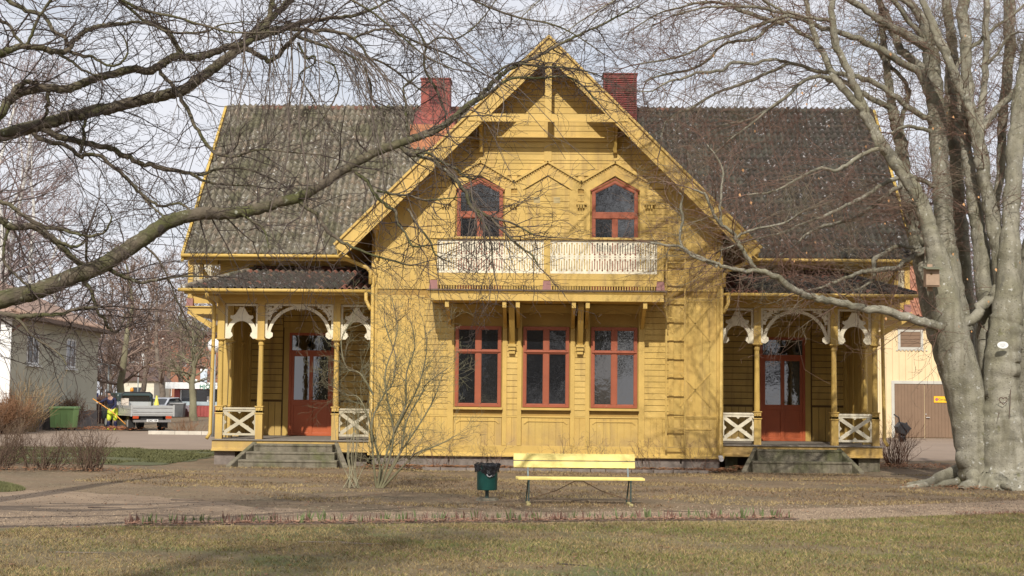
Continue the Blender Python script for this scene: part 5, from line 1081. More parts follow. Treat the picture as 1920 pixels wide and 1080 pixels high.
# left thicket and others
BRB = mat('dull_brown_twig', (.12, .075, .05), .9, .35, 2, col2=(.18, .13, .075), c2scale=1.2)
shrub('bare_bush', 'dark bare bush nearest the frame edge at the lower left', (-11.9, 31.6, 0), 46, 1.05, 2.2, 50, BRB, 2, .014, 3.6, 'bare bushes at the left')
shrub('bare_bush', 'dark bare bush in the row between its two neighbours at the left', (-10.9, 31.9, 0), 46, 1.0, 2.2, 51, BRB, 2, .014, 3.6, 'bare bushes at the left')
shrub('bare_bush', 'dark bare bush at the right end of the row at the left', (-9.85, 31.6, 0), 50, 1.0, 1.8, 52, BRB, 2, .014, 3.6, 'bare bushes at the left')
shrub('side_shrub', 'dense low brown shrub beside the right end of the villa', (9.1, 38.5, 0), 50, 1.15, 1.6, 53, mat('rusty_twig', (.16, .075, .045), .9, .35, 3), 2, .012, 3.4)
RUST = mat('orange_brown_twig', (.23, .12, .06), .9, .35, 2)
for i, (px, Yh, lab) in enumerate(((-25, 57.5, 'rust brown hedge bush cut by the frame edge'), (5, 58.5, 'rust brown hedge bush under the brown downspout'), (28, 59.5, 'rust brown hedge bush directly left of the green bin'), (128, 66.6, 'rust brown hedge bush behind the green bin'))):
    shrub('rusty_hedge_bush', lab, (P3(px, 760, Yh)[0], Yh, 0), 120, 1.5, 1.6, 54+i, RUST, 2, .016, 3.2, 'rust brown hedge before the grey green house', rmin=.006)
STR = mat('straw_stalk', (.42, .29, .15), .9, .3, 2)
for i, (px, Yh, lab) in enumerate(((35, 59.8, 'straw coloured wispy bush against the wall under the first window'), (62, 62.3, 'straw coloured wispy bush against the wall between the windows'))):
    shrub('wispy_bush', lab, (P3(px, 760, Yh)[0], Yh, 0), 60, 2.5, 1.5, 64+i, STR, 1, .012, 2.4, 'straw coloured wisps before the grey green house', rmin=.006)
shrub('dry_flower_shrub', 'thin dry flower stalks by the kerb near the kiosk', (-15.3, 62.5, 0), 60, .7, 3.2, 57, mat('orange_brown_twig', (.3, .12, .05), .9), 1, .01, 2, rmin=.005)
shrub('bare_bush', 'low brown bush filling the gap behind the left bare bushes', (-12.6, 33.5, 0), 60, 1.3, 2.4, 58, BRB, 2, .014, 3.6, 'bare bushes at the left')
leaves('trunk_leaf_litter', 900, lambda: (rnd.gauss(8.8, .9), 28.7+abs(rnd.gauss(0, .8))-.3), LEAF, 'dead leaves gathered round the roots of the beech', .035, .04)
leaves('bush_leaf_litter', 700, lambda: (rnd.uniform(-12.5, -9), rnd.gauss(31.6, .5)), LEAF, 'brown leaves under the bare bushes at the left', .04, .05)
leaves('side_leaf_litter', 700, lambda: (rnd.uniform(8.3, 10.4), rnd.gauss(37.6, .7)), LEAF, 'brown leaves under the low shrub at the right', .05, .06)

# ---- background bare trees
def bg_tree(label, x, y, h, r, seed, m, tm_, lv=3, group='bare trees beyond the garden', sp=.55, kids=5.5, cat='tree', rmin=.012, first=.25, up=.1, name='bare_tree'):
    T = thing(name, label, cat, (x, y, 0), group); rg2 = random.Random(seed); tr = []; out = []
    n_ = 12; px_, py_ = x, y
    pts = []; rad = []
    for i in range(n_+1):
        f = i/n_; pts.append((px_, py_, h*f-.1*(i == 0))); rad.append(r*(1-.85*f)+.02); px_ += rg2.gauss(0, h*.012); py_ += rg2.gauss(0, h*.012)
    tubes([(pts, rad, 10)], m, 'trunk', T, None, None)
    for i in range(int(n_*first), n_+1):
        for _ in range(3 if i < n_ else 6):
            a = rg2.uniform(0, 2*PI); el = rg2.uniform(.2, .9)*(.6+i/n_); L_ = h*rg2.uniform(.22, .38)*(1.25-.65*i/n_)*sp/.55
            grow(pts[i], unit((math.cos(a), math.sin(a), el)), L_, rad[i]*.45, lv, out, up*.3, .17, 6, kids, rmin, rg2, .8, (.4, .9))
    tubes(out, tm_, 'crown', T, None, 'stuff', False); return len(out)
BGB = mat('far_bark', (.20, .16, .125), .9, .25, 2); BGT = mat('far_twigs', (.23, .16, .125), .9, .2, .5); BGO = mat('olive_bark', (.20, .18, .11), .9, .3, 2)
BGP = mat('birch_twigs', (.25, .19, .18), .9, .2, .5); BIR = mat('birch_bark', (.62, .60, .56), .8, .25, 3, col2=(.12, .10, .09), c2scale=3, c2pos=(.6, .68))
cnt = 0
xa = lambda px, Y: P3(px, 700, Y)[0]
cnt += bg_tree('bare lime tree with a straight trunk behind the parked pickup', xa(228, 78), 78, 8.6, .22, 60, BGO, BGT, 3, kids=5)
cnt += bg_tree('small pollarded tree standing before the kiosk', xa(366, 92), 92, 5.6, .24, 61, BGO, BGO, 3, kids=4.6, first=.42, sp=.8)
for i, (px, Y, h) in enumerate(((205, 120, 11), (262, 130, 12), (300, 118, 10), (345, 140, 12.5), (395, 128, 11), (240, 165, 14), (320, 170, 13))):
    cnt += bg_tree(['tall bare tree rising left of the street', 'tall bare tree beside the white stair tower', 'bare tree before the brick flats', 'bare tree over the kiosk roof', 'bare tree half hidden by the villa corner', 'farther bare tree seen above the pickup', 'farther bare tree above the brick flats'][i], xa(px, Y), Y, h, .26, 70+i, BGB, BGT, 3, kids=4.6, rmin=.016, sp=.6)
for i, (px, Y, h) in enumerate(((12, 88, 20), (38, 92, 18), (62, 85, 17), (-20, 80, 19), (110, 110, 15))):
    cnt += bg_tree(['birch with a white stem at the left frame edge', 'birch with two pale stems behind the grey green house', 'slim birch leaning right behind the grey green house', 'birch outside the left frame edge', 'low bare birch above the tiled roof'][i], xa(px, Y), Y, h, .20, 80+i, BIR, BGP, 3, 'birches behind the grey green house', kids=4.8, rmin=.012, sp=.5, name='birch_tree')
for i, (px, Y, h) in enumerate(((1790, 120, 20), (1850, 110, 21), (1905, 125, 20), (1960, 120, 21), (1740, 135, 19))):
    cnt += bg_tree(['bare tree seen between the beech stems', 'bare tree behind the right beech stems', 'bare tree at the right frame edge', 'bare tree just outside the right frame edge', 'bare tree above the tiled barn roof'][i], xa(px, Y), Y, h, .26, 90+i, BGB, BGP, 3, 'trees behind the garage', kids=4.6, rmin=.018, sp=.6)
# trees across the lawn behind the viewer, mirrored in the panes
for i, (x, y, h) in enumerate(((-6.8, -9, 19), (2.5, -22, 16), (6, -6, 22), (-1.5, -30, 17), (15, -26, 16), (-15, -28, 16))):
    cnt += bg_tree(['lawn tree mirrored in the left window', 'lawn tree mirrored in the middle window', 'lawn tree mirrored in the right window', 'farther lawn tree mirrored in the middle window', 'farther lawn tree mirrored in the right door', 'farther lawn tree mirrored in the left door'][i], x, y, h, .5, 100+i, BARK, TWIG, 3, 'park trees opposite the villa', kids=4.4, rmin=.02, sp=.62, name='park_tree')
print('bg twigs', cnt)
# far band of woodland
def wood(name, label, x0, x1, y, h, n, m, seed):
    rg2 = random.Random(seed); out = []
    for i in range(n):
        x = rg2.uniform(x0, x1); yy = y+rg2.uniform(-12, 12); hh = h*rg2.uniform(.55, 1.1)
        grow((x, yy, -.2), unit((rg2.gauss(0, .05), 0, 1)), hh, .12, 2, out, .05, .07, 6, 8, .035, rg2, 1, (.35, .8))
    return tag(tubes(out, m, name, None, label, 'stuff', False), label, 'wood')
wood('far_woodland', 'hazy belt of leafless woodland beyond the street', -110, 8, 235, 13, 420, mat('far_wood_brown', (.19, .145, .125), .95, .25, .2), 1)
wood('unseen_woodland', 'belt of unseen trees added behind the viewer, mirrored in the windows', -13, 4, -62, 15, 70, mat('far_wood_grey', (.13, .11, .095), .95, .25, .2), 3)  # out of view; belt added to darken reflections in the left and middle panes
wood('far_woodland', 'leafless woodland behind the garage and beech', 8, 95, 200, 16, 240, mat('far_wood_grey', (.20, .17, .155), .95, .25, .2), 2)

# ================================================================ NEIGHBOURING BUILDINGS
PLAS = mat('grey_green_render', (.47, .455, .36), .9, .1, 1.2, .2, 20, col2=(.40, .385, .30), c2scale=.6)
WHT = mat('white_paint', (.78, .78, .76), .6, .05)
FRT = mat('far_roof_tiles', (.30, .20, .15), .9, .3, 1.5, .6, 8, col2=(.22, .15, .11), c2scale=1.2)
NG = mat('dark_glass', (.02, .022, .025), .08, 0, 1, .1, 2, ior=1.9)
NH = thing('rendered_house', 'grey green rendered two storey house with red tiled roof at the left', 'house', (-22.6, 67, 0))
A = Vector((-22.1, 59.3, 0)); B_ = Vector((-23.05, 75.0, 0)); u = (B_-A).normalized(); nrm = Vector((u.y, -u.x, 0)); 
def nh(s_, o_, z): p = A+u*s_+nrm*o_; return (p.x, p.y, z)
def qbox(m_, s0, s1, o0, o1, z0, z1):
    k = len(m_.v); m_.v += [nh(s0, o0, z0), nh(s1, o0, z0), nh(s1, o1, z0), nh(s0, o1, z0), nh(s0, o0, z1), nh(s1, o0, z1), nh(s1, o1, z1), nh(s0, o1, z1)]
    m_.f += [(k, k+1, k+2, k+3), (k+4, k+7, k+6, k+5), (k, k+4, k+5, k+1), (k+1, k+5, k+6, k+2), (k+2, k+6, k+7, k+3), (k+3, k+7, k+4, k)]
LN = (B_-A).length
b = M(); qbox(b, 0, LN, -9, 0, .8, 4.9); build(b, 'wall', PLAS, NH)
b = M(); qbox(b, .0, LN, -9, .06, -.2, .8); build(b, 'plinth', mat('dark_plinth', (.15, .13, .12), .9, .2), NH)
b = M(); qbox(b, -.06, .0, -9, .3, .8, 4.7); build(b, 'end_wall', WHT, NH)
b = M(); E0 = [nh(-.6, .75, 4.85), nh(LN+.6, .75, 4.85), nh(LN+.6, -9.7, 4.85), nh(-.6, -9.7, 4.85)]; R0, R1 = nh(4.6, -4.5, 7.4), nh(LN-4.6, -4.5, 7.4)
b.v = E0 + [R0, R1]; b.f = [(0, 1, 5, 4), (1, 2, 5), (2, 3, 4, 5), (3, 0, 4)]; rf = build(b, 'roof', FRT, NH)
b = M(); 
for i in range(72):
    s_ = -.5+i*.235; p = Vector(nh(s_, .78, 4.88)); q = Vector(nh(s_, .4, 5.05)); b.tube([p, q], .07, 6)
tag(build(b, 'eaves_tiles', FRT, rf), kind='stuff')
b = M(); qbox(b, -.6, LN+.6, .0, .72, 4.73, 4.81); qbox(b, -.6, LN+.6, .72, .78, 4.71, 4.87); build(b, 'eaves', mat('brown_eaves', (.16, .11, .08), .8), NH)
b = M(); qbox(b, 0, LN, .0, .12, 4.5, 4.73); build(b, 'cornice', PLAS, NH)
for i, px in enumerate(((50, 72), (124, 141))):
    def sat(pxx):
        best = min((abs(P3(pxx, 650, (A+u*t_).y)[0]-(A+u*t_).x), t_) for t_ in [k*.02 for k in range(int(LN/.02))]); return best[1]
    s0, s1 = sat(px[0]), sat(px[1]); Yc = (A+u*(s0+s1)/2).y
    z1, z0 = P3(px[0], (627, 636)[i], Yc)[2], P3(px[0], (683, 690)[i], Yc)[2]
    f = M(); t_ = .09
    qbox(f, s0, s0+t_, -.02, .035, z0, z1); qbox(f, s1-t_, s1, -.02, .035, z0, z1); qbox(f, s0+t_, s1-t_, -.02, .035, z1-t_, z1); qbox(f, s0+t_, s1-t_, -.02, .035, z0, z0+t_); sm_ = (s0+s1)/2; qbox(f, sm_-.05, sm_+.05, -.02, .03, z0+t_, z1-t_)
    wn = build(f, 'window', WHT, NH); g_ = M(); qbox(g_, s0+t_, s1-t_, -.03, -.004, z0+t_, z1-t_)
    gl = M(); 
    for (a_, c_) in ((s0+t_, sm_-.05), (sm_+.05, s1-t_)):
        g_ = M(); qbox(g_, a_, c_, -.01, .006, z0+t_, z1-t_); build(g_, 'pane', NG, wn)
    g_ = M(); qbox(g_, s0-.08, s1+.08, .0, .14, z0-.1, z0-.03); build(g_, 'sill', WHT, wn)
b = M().tube([nh(.35, .70, 4.7), nh(.35, .5, 4.45), nh(.35, .12, 4.1), nh(.35, .12, .3)], .06, 8); build(b, 'downspout', mat('brown_pipe', (.24, .14, .10), .6), NH, True)
# house sign dark blue sign post behind
def box_thing(name, label, cat, x0, x1, y0, y1, z0, z1, m, pname='body', group=None, loc=None):
    T = thing(name, label, cat, loc or ((x0+x1)/2, (y0+y1)/2, z0), group); build(M().box(x0, x1, y0, y1, z0, z1), pname, m, T); return T

# ---- garage barn at the right
CRM = mat('pale_cream_boards', (.72, .56, .33), .7, .08, 1.5, .1, 10)
GB = thing('garage_building', 'cream boarded outbuilding with brown double doors and red tiled roof', 'building', (19, 68.3, 0))
gx0, gx1, gy = P3(1600, 700, 68.3)[0], P3(1796, 700, 68.3)[0], 68.3
gz = P3(1700, 590, gy)[2]
build(M().box(gx0, gx1, gy+.03, gy+9, 0, gz), 'wall', CRM, GB)
dx0, dx1, dz1 = P3(1677, 760, gy)[0], P3(1790, 760, gy)[0], P3(1740, 720, gy)[2]
wx0, wx1, wz0, wz1 = P3(1688, 640, gy)[0], P3(1726, 640, gy)[0], P3(1706, 651, gy)[2], P3(1706, 622, gy)[2]
bd = []; x = gx0
while x < gx1:
    xe = x+.30
    segs = [(0, gz)]
    if dx0-.12 < x+.15 < dx1+.1: segs = [(dz1+.12, gz)]
    if wx0-.1 < x+.15 < wx1+.1: segs = [(dz1+.12, wz0-.12), (wz1+.12, gz)]
    for (a, c) in segs: bd.append((x+.15, gy+.012, (a+c)/2, .275, .03, c-a))
    x = xe
pieces('board', bd, CRM, GB)
GRY = mat('pale_grey_trim', (.50, .48, .42), .7, .08)
f = M().box(dx0-.14, dx0, gy-.04, gy+.03, 0, dz1+.14).box(dx0, dx1+.2, gy-.04, gy+.03, dz1, dz1+.14); build(f, 'door_frame', GRY, GB)
BRN = mat('brown_door_paint', (.20, .125, .075), .6, .1, 2)
dm = P3(1733.5, 760, gy)[0]
for (a, c) in ((dx0+.01, dm-.012), (dm+.012, dx1)):
    ld = thing_none = build(M().box(a, c, gy-.0, gy+.028, .03, dz1-.01), 'garage_door', BRN, GB)
    n_ = int((c-a)/.14)
    for i in range(n_): inst(ubox(BRN), 'plank', ld, (a+(i+.5)*(c-a)/n_, gy-.01, dz1/2+.01), ((c-a)/n_-.012, .02, dz1-.06))
build(M().tube([(dm+.05, gy-.07, .95), (dm+.22, gy-.07, .95)], .022, 6).box(dm+.03, dm+.08, gy-.03, gy-.015, 1.08, 1.13), 'handle', mat('steel', (.6, .58, .55), .35, metallic=.6), GB)
f = M().box(wx0-.12, wx0, gy-.04, gy+.03, wz0-.12, wz1+.12).box(wx1, wx1+.12, gy-.04, gy+.03, wz0-.12, wz1+.12).box(wx0, wx1, gy-.04, gy+.03, wz1, wz1+.12).box(wx0, wx1, gy-.04, gy+.03, wz0-.12, wz0)
for i in range(9): f.box(wx0-.2+i*.17, wx0-.12+i*.17, gy-.05, gy-.005, wz0-.17, wz0-.122)
hf = build(f, 'hatch_frame', GRY, GB); build(M().box(wx0, wx1, gy-.0, gy+.03, wz0, wz1), 'hatch', BRN, hf)
for i in range(4): inst(ubox(BRN), 'slat', hf, ((wx0+wx1)/2, gy-.01, wz0+(wz1-wz0)*(i+.5)/4), (wx1-wx0-.01, .02, (wz1-wz0)/4-.015))
rz0 = gz-.1; rz1 = P3(1725, 428, 74.5)[2]
b = M(); b.v = [(gx0-.5, gy-.55, rz0), (gx1+.5, gy-.55, rz0), (gx1+.5, 74.5, rz1), (gx0-.5, 74.5, rz1), (gx1+.5, 80.5, rz0), (gx0-.5, 80.5, rz0)]; b.f = [(0, 1, 2, 3), (3, 2, 4, 5)]
ORT = mat('orange_roof_tiles', (.34, .15, .09), .85, .35, 2, .5, 8, col2=(.22, .12, .085), c2scale=1.4)
rf2 = build(b, 'roof', ORT, GB); build(M().box(gx0-.5, gx1+.5, gy-.6, gy-.5, rz0-.16, rz0-.03), 'gutter', mat('dark_gutter', (.05, .055, .06), .5), GB); build(M().box(gx0-.4, gx1+.4, gy-.5, gy+.0, rz0-.22, rz0-.17).box(gx0-.3, gx1+.3, gy-.12, gy-.02, rz0-.5, rz0-.225), 'eaves', mat('ochre_eaves', (.45, .33, .14), .7), GB)
# roof courses as raised rows of tiles
b = M(); 
nr_ = 24
for i in range(nr_):
    f0 = i/nr_; y = gy-.55+(74.5-gy+.55)*f0; z = rz0+(rz1-rz0)*f0
    x = gx0-.5
    while x < gx1+.5: b.tube([(x, y-.02, z+.03), (x, y+.26, z+.03+.26*(rz1-rz0)/(74.5-gy+.55))], .075, 5, False); x += .24
tag(build(b, 'roof_tiles', ORT, rf2), kind='stuff')
LO = thing('low_annex', 'low brick red annex with a tiled roof glimpsed between the beech stems', 'building', (gx1+3, 70, 0))
build(M().box(gx1+.6, gx1+6, 70, 76, 0, gz-.9), 'wall', mat('annex_brick', (.33, .13, .08), .9, .2, 2), LO); build(M().prism([(69.6, gz-.95), (73, gz+.3), (76.4, gz-.95)], gx1+.5, gx1+6.2, 'x'), 'roof', ORT, LO)
sg = thing('garage_sign', 'small yellow sign reading Garage on the brown door', 'sign', (P3(1764, 749, gy)[0], gy-.03, P3(1764, 749, gy)[2]))
c = WL[sg.name]; build(M().box(c.x-.33, c.x+.33, c.y-.012, c.y, c.z-.15, c.z+.15), 'plate', mat('orange_sign', (.75, .33, .01), .5, 0), sg)
b = M().box(c.x-.315, c.x+.315, c.y-.016, c.y-.0125, c.z-.135, c.z+.135); build(b, 'face', mat('yellow_sign', (.80, .50, .02), .5, 0), sg)
b = M(); b.prism([(c.x-.2+.075*math.cos(i*PI/8), c.z+.075*math.sin(i*PI/8)) for i in range(16)], c.y-.022, c.y-.0165); build(b, 'emblem', mat('violet_red', (.38, .11, .16), .5, 0), sg)
text('Garage', 'lettering', mat('brown_ink', (.10, .05, .02), .6, 0), sg, (c.x+.09, c.y-.018, c.z), .15, ext=.002)
# black wheelbarrow leaning
WBR = thing('wheelbarrow', 'black wheelbarrow tipped up against the right house corner', 'wheelbarrow', (P3(1690, 800, 62)[0], 62, 0)); BLK = mat('black_metal', (.012, .012, .014), .5, 0)
q = lambda a, b_, dy=0: P3(a, b_, 62+dy)
b = M(); ctr = [q(1682, 795), q(1687, 791), q(1706, 803), q(1697, 816), q(1691, 815)]
b.prism([(1.0*q(a, c_)[0], q(a, c_)[2]) for a, c_ in ((1679, 800), (1687, 791), (1697, 794), (1706, 803), (1696, 816), (1683, 812))], 61.7, 62.3); build(b, 'tray', BLK, WBR, bevel=.02)
build(M().tube([q(1676, 777, -.3), q(1685, 783, -.3), q(1687, 792, -.3), q(1700, 810, -.3)], .03, 6).tube([q(1676, 777, .3), q(1685, 783, .3), q(1687, 792, .3), q(1700, 810, .3)], .03, 6), 'handle', BLK, WBR, True)
wc = q(1690, 815); b = M().tube([(wc[0]-.08, 62, .2), (wc[0]+.08, 62, .2)], .2, 14); build(b, 'wheel', BLK, WBR)
build(M().tube([q(1699, 792), q(1701, 796)], .03, 6).bar(q(1697, 816), (q(1697, 816)[0], 62, .02), .05), 'leg', BLK, WBR)

# ---- red kiosk with fascia sign
KR = mat('kiosk_red', (.36, .075, .065), .7, .1); YK = 108.
kx0, kx1 = P3(326, 770, YK)[0], P3(470, 770, YK)[0]; zf = lambda py, Y=YK: P3(360, py, Y)[2]
KI = thing('kiosk_building', 'low red kiosk with a white fascia and dark shop windows', 'kiosk', ((kx0+kx1)/2, YK, 0))
build(M().box(kx0, kx1, YK+.1, YK+6, 0, zf(728)), 'wall', KR, KI)
build(M().box(kx0+.1, kx1, YK+.02, YK+.1, 0, zf(760)), 'parapet', KR, KI)
for i in range(24): inst(ubox(KR), 'board', KI, (kx0+.2+i*.24, YK, zf(760)/2), (.2, .05, zf(760)-.04))
build(M().box(kx0-.4, kx1+.3, YK-1.1, YK+6.2, zf(729, YK-1), zf(717, YK-1)), 'fascia', WHT, KI)
wnd = build(M().box(kx0+.45, kx1-.1, YK+.03, YK+.10, zf(757), zf(731)), 'shop_window', NG, KI)
for i in range(6): build(M().box(kx0+.45+i*1.1, kx0+.53+i*1.1, YK-.01, YK+.03, zf(757), zf(731)), 'mullion', WHT if i % 2 == 0 else mat('beige_frame', (.4, .34, .25), .7), wnd)
build(M().box(kx0+.55, kx1-.1, YK-.02, YK+.03, zf(760), zf(753)), 'counter', mat('pale_blue_panel', (.38, .45, .48), .5), KI)
build(M().box(kx0+.0, kx0+.42, YK-.02, YK+.1, zf(760), zf(731)), 'pillar', KR, KI)
build(M().box(P3(388.5, 750, YK)[0], P3(394.5, 750, YK)[0], YK-.05, YK-.02, zf(753), zf(743)), 'notice', WHT, KI)
sgx = P3(385.5, 725, YK-1.15)
SG2 = thing('fascia_lettering', 'green letters HJO on the white kiosk fascia', 'sign', (sgx[0], YK-1.15, sgx[2]))
text('HJO', 'letters', mat('sign_green', (.02, .22, .15), .5, 0), SG2, (sgx[0]-.06, YK-1.13, sgx[2]), .42, sx=1.05, ext=.02)
T = thing('sign_box', 'small white sign box standing on the kiosk roof', 'sign', (P3(368.5, 720, YK)[0], YK-.5, zf(717))); c = WL[T.name]
build(M().box(c.x-.17, c.x+.17, YK-.6, YK-.5, c.z, zf(711, YK-.5)), 'box', WHT, T); build(M().box(c.x-.09, c.x+.09, YK-.62, YK-.6, c.z+.12, zf(712.5, YK-.5)), 'print', mat('sign_grey', (.3, .32, .33), .6), T)
T = thing('billboard', 'tall pale billboard rising behind the kiosk', 'sign', (P3(382, 700, YK+7)[0], YK+7, 0)); c = WL[T.name]
build(M().box(c.x-.26, c.x+.26, YK+7, YK+7.15, zf(718, YK+7), zf(692, YK+7)), 'panel', mat('pale_blue_board', (.50, .56, .62), .5), T); build(M().box(c.x-.27, c.x+.27, YK+6.98, YK+7.16, zf(696, YK+7), zf(692, YK+7)+.02), 'header', WHT, T); build(M().box(c.x-.05, c.x+.05, YK+7.02, YK+7.1, 0, zf(718, YK+7)), 'pole', WHT, T)
# ---- brick flats
YA = 185.; ax_ = lambda px: P3(px, 700, YA)[0]; az = lambda py: P3(330, py, YA)[2]
BRK = mat('orange_brick', (.33, .15, .09), .9, .15, .8, .2, 6, col2=(.27, .12, .08), c2scale=.4)
FL = thing('brick_flats', 'three storey orange brick flats with pale balconies behind bare trees', 'building', (ax_(330), YA, 0))
build(M().box(ax_(282), ax_(420), YA, YA+12, 0, az(628)), 'wall', BRK, FL); build(M().box(ax_(278), ax_(424), YA-.5, YA+12.5, az(628), az(623)), 'roof', mat('brown_roof', (.12, .08, .07), .9), FL)
for (a, c_) in ((301, 314), (311, 326), (340, 352), (356, 370)):
    for (t_, bt) in ((634, 648), (673, 687), (728, 743)):
        if (a, t_) == (301, 634) or (a == 311 and t_ != 634 and t_ != 673): pass
        w_ = build(M().box(ax_(a), ax_(c_-3), YA-.08, YA-.0, az(bt), az(t_)), 'window', WHT, FL); build(M().box(ax_(a+1.2), ax_(c_-4.2), YA-.12, YA-.08, az(bt-1.6), az(t_+1.6)), 'pane', NG, w_)
tw_ = build(M().box(ax_(277), ax_(281.5), YA-3, YA-.1, 0, az(626)), 'stair_tower', WHT, FL)
for i, y in enumerate((651, 684, 718, 751)):
    build(M().box(ax_(281.7), ax_(294), YA-2.6, YA-.1, az(y+9), az(y)), 'balcony', mat('ochre_panel', (.42, .29, .08), .8, .2, 1) if i < 3 else WHT, FL)
    build(M().box(ax_(282.2), ax_(293.5), YA-1.2, YA-.9, az(y+9)-1.4, az(y+9)-.02), 'balcony_glass', mat('pale_glazing', (.34, .36, .40), .3), FL)
# ---- white house glimpsed behind the pickup
T = thing('white_house', 'small white house glimpsed over the cab of the pickup', 'house', (P3(256, 730, 150)[0], 150, 0)); c = WL[T.name]
build(M().box(c.x-1.8, c.x+1.8, 150, 156, 0, 3.0), 'wall', mat('cream_wall', (.65, .60, .48), .8), T); build(M().prism([(c.x-2.1, 2.95), (c.x+2.1, 2.95), (c.x, 4.6)], 149.7, 156.3), 'roof', mat('brown_roof', (.12, .08, .07), .9), T)
b_ = build(M().box(c.x-.35, c.x+.6, 149.93, 149.99, 1.2, 2.3), 'window', NG, T)
# ---- white parked car
def car(T, x, y, rz, m):
    pr = [(-2.1, .35), (-2.15, .75), (-1.75, .88), (-1.2, 1.36), (.35, 1.42), (1.1, .95), (1.95, .82), (2.1, .6), (2.1, .35)]
    Mx = Matrix.Translation((x, y, 0)) @ Matrix.Rotation(rz, 4, 'Z')
    def put(mm, nm, mt, sm=False, bv=0):
        mm.v = [tuple(Mx @ Vector(v)) for v in mm.v]; return build(mm, nm, mt, T, sm, bevel=bv)
    put(M().prism(pr, -.82, .82), 'body', m, bv=.05)
    put(M().prism([(-1.62, .92), (-1.15, 1.33), (.3, 1.38), (.95, .96)], -.835, .835), 'side_window', NG)
    put(M().prism([(-1.24, 1.30), (-1.70, .93), (-1.76, .93), (-1.28, 1.32)], -.7, .7), 'rear_window', NG)
    for wx in (-1.3, 1.3):
        for wy in (-.8, .8): 
            t_ = put(M().tube([(wx, wy-.1, .31), (wx, wy+.1, .31)], .31, 16), 'wheel', BLK); 
T = thing('parked_car', 'white hatchback parked beyond the pickup', 'car', (P3(312, 780, 106)[0], 106, 0)); c = WL[T.name]; car(T, c.x, c.y, 1.35, mat('silver_white_paint', (.62, .64, .68), .25, 0))
T = thing('rubbish_container', 'dark grey rubbish container beside the kiosk', 'bin', (P3(331, 780, 104)[0], 104, 0)); c = WL[T.name]
build(M().prism([(c.x-.42, .05), (c.x+.42, .05), (c.x+.48, .95), (c.x-.48, .95)], 104, 104.7), 'body', mat('dark_grey', (.10, .10, .10), .7), T); build(M().box(c.x-.5, c.x+.5, 103.95, 104.75, .955, 1.05), 'lid', mat('light_grey', (.35, .35, .35), .7), T)
# ---- street lamp and globe lamp
def lamp(label, px, Y, h, globe):
    T = thing('street_lamp', label, 'street lamp', (P3(px, 750, Y)[0], Y, 0)); c = WL[T.name]
    build(M().tube([(c.x, Y, 0), (c.x, Y, h)], [.07, .045], 8), 'pole', mat('grey_steel', (.32, .34, .33), .5), T, True)
    if globe: build(M().lathe([(.02, -.27)]+[(.29*math.cos(a), .29*math.sin(a)) for a in [k*PI/10 for k in range(-4, 5)]]+[(.02, .28)], (c.x, Y, h+.27), 18), 'globe', mat('white_globe', (.85, .85, .85), .3, 0), T, True)
    else: build(M().tube([(c.x, Y, h), (c.x-.4, Y, h+.1), (c.x-.9, Y, h+.05)], .03, 6).box(c.x-1.0, c.x-.5, Y-.12, Y+.12, h-.02, h+.06).box(c.x+.2, c.x+.6, Y-.12, Y+.12, h-.02, h+.06), 'lantern', mat('grey_steel', (.3, .3, .3), .5), T)
lamp('street lamp with white globe half hidden by the left veranda corner', 400.5, 58, P3(400, 661, 58)[2], True)
lamp('thin street lamp with a flat head left of the pickup', 202, 98, 3.55, False)
lamp('far street lamp behind the pickup cab', 258, 140, 4.6, False)
T = thing('parking_sign', 'small blue sign on a post at the corner of the grey green house', 'sign', (P3(180, 760, 78)[0], 78, 0)); c = WL[T.name]
build(M().tube([(c.x, 78, 0), (c.x, 78, P3(180, 738, 78)[2])], .03, 6), 'post', mat('grey_steel', (.3, .3, .3), .5), T); build(M().box(c.x-.13, c.x+.13, 77.93, 77.96, P3(180, 744, 78)[2], P3(180, 737, 78)[2]), 'plate', mat('sign_blue', (.12, .14, .4), .5), T)
T = thing('wooden_fence', 'short dark brown board fence behind the worker', 'fence', (P3(184, 800, 80)[0], 80, 0)); c = WL[T.name]
for i in range(8): inst(ubox(mat('fence_brown', (.10, .05, .04), .9)), 'board', T, (c.x-.55+i*.16, 80, .75), (.13, .04, 1.5+.05*math.sin(i*3)))

# ---- green wheelie bin
WG = mat('bin_green', (.30, .50, .20), .5, .06)
T = thing('wheelie_bin', 'big green two wheeled refuse bin before the hedge', 'bin', G3(116, 805)); c = WL[T.name]
Y = 65.; k = P3(92, 800, Y)[0]; k1 = P3(138, 800, Y)[0]; zt = P3(116, 762, Y)[2]; T.location = ((k+k1)/2, Y, 0); WL[T.name] = Vector(T.location)
b = M(); b.v = [(k+.05, Y-.02, .12), (k1-.05, Y-.02, .12), (k1-.06, Y+.66, .12), (k+.06, Y+.66, .12), (k, Y-.05, zt-.12), (k1, Y-.05, zt-.12), (k1, Y+.75, zt-.12), (k, Y+.75, zt-.12)]; b.f = [(0, 3, 2, 1), (4, 5, 6, 7), (0, 1, 5, 4), (1, 2, 6, 5), (2, 3, 7, 6), (3, 0, 4, 7)]
build(b, 'body', WG, T, bevel=.02)
b = M().prism([(Y-.1, zt-.115), (Y-.1, zt-.06), (Y+.2, zt), (Y+.75, zt), (Y+.8, zt-.115)], k-.03, k1+.03, 'x'); build(b, 'lid', WG, T, bevel=.02)
b = M()
for i in range(1, 4): b.box(k+(k1-k)*i/4-.02, k+(k1-k)*i/4+.02, Y-.06, Y-.02, .25, zt-.2)
build(b, 'rib', WG, T)
for x in (k+.15, k1-.15): build(M().tube([(x-.06, Y+.6, .14), (x+.06, Y+.6, .14)], .14, 14), 'wheel', BLK, T)
build(M().tube([(k+.1, Y+.85, zt-.15), (k1-.1, Y+.85, zt-.15)], .025, 8), 'handle', WG, T)

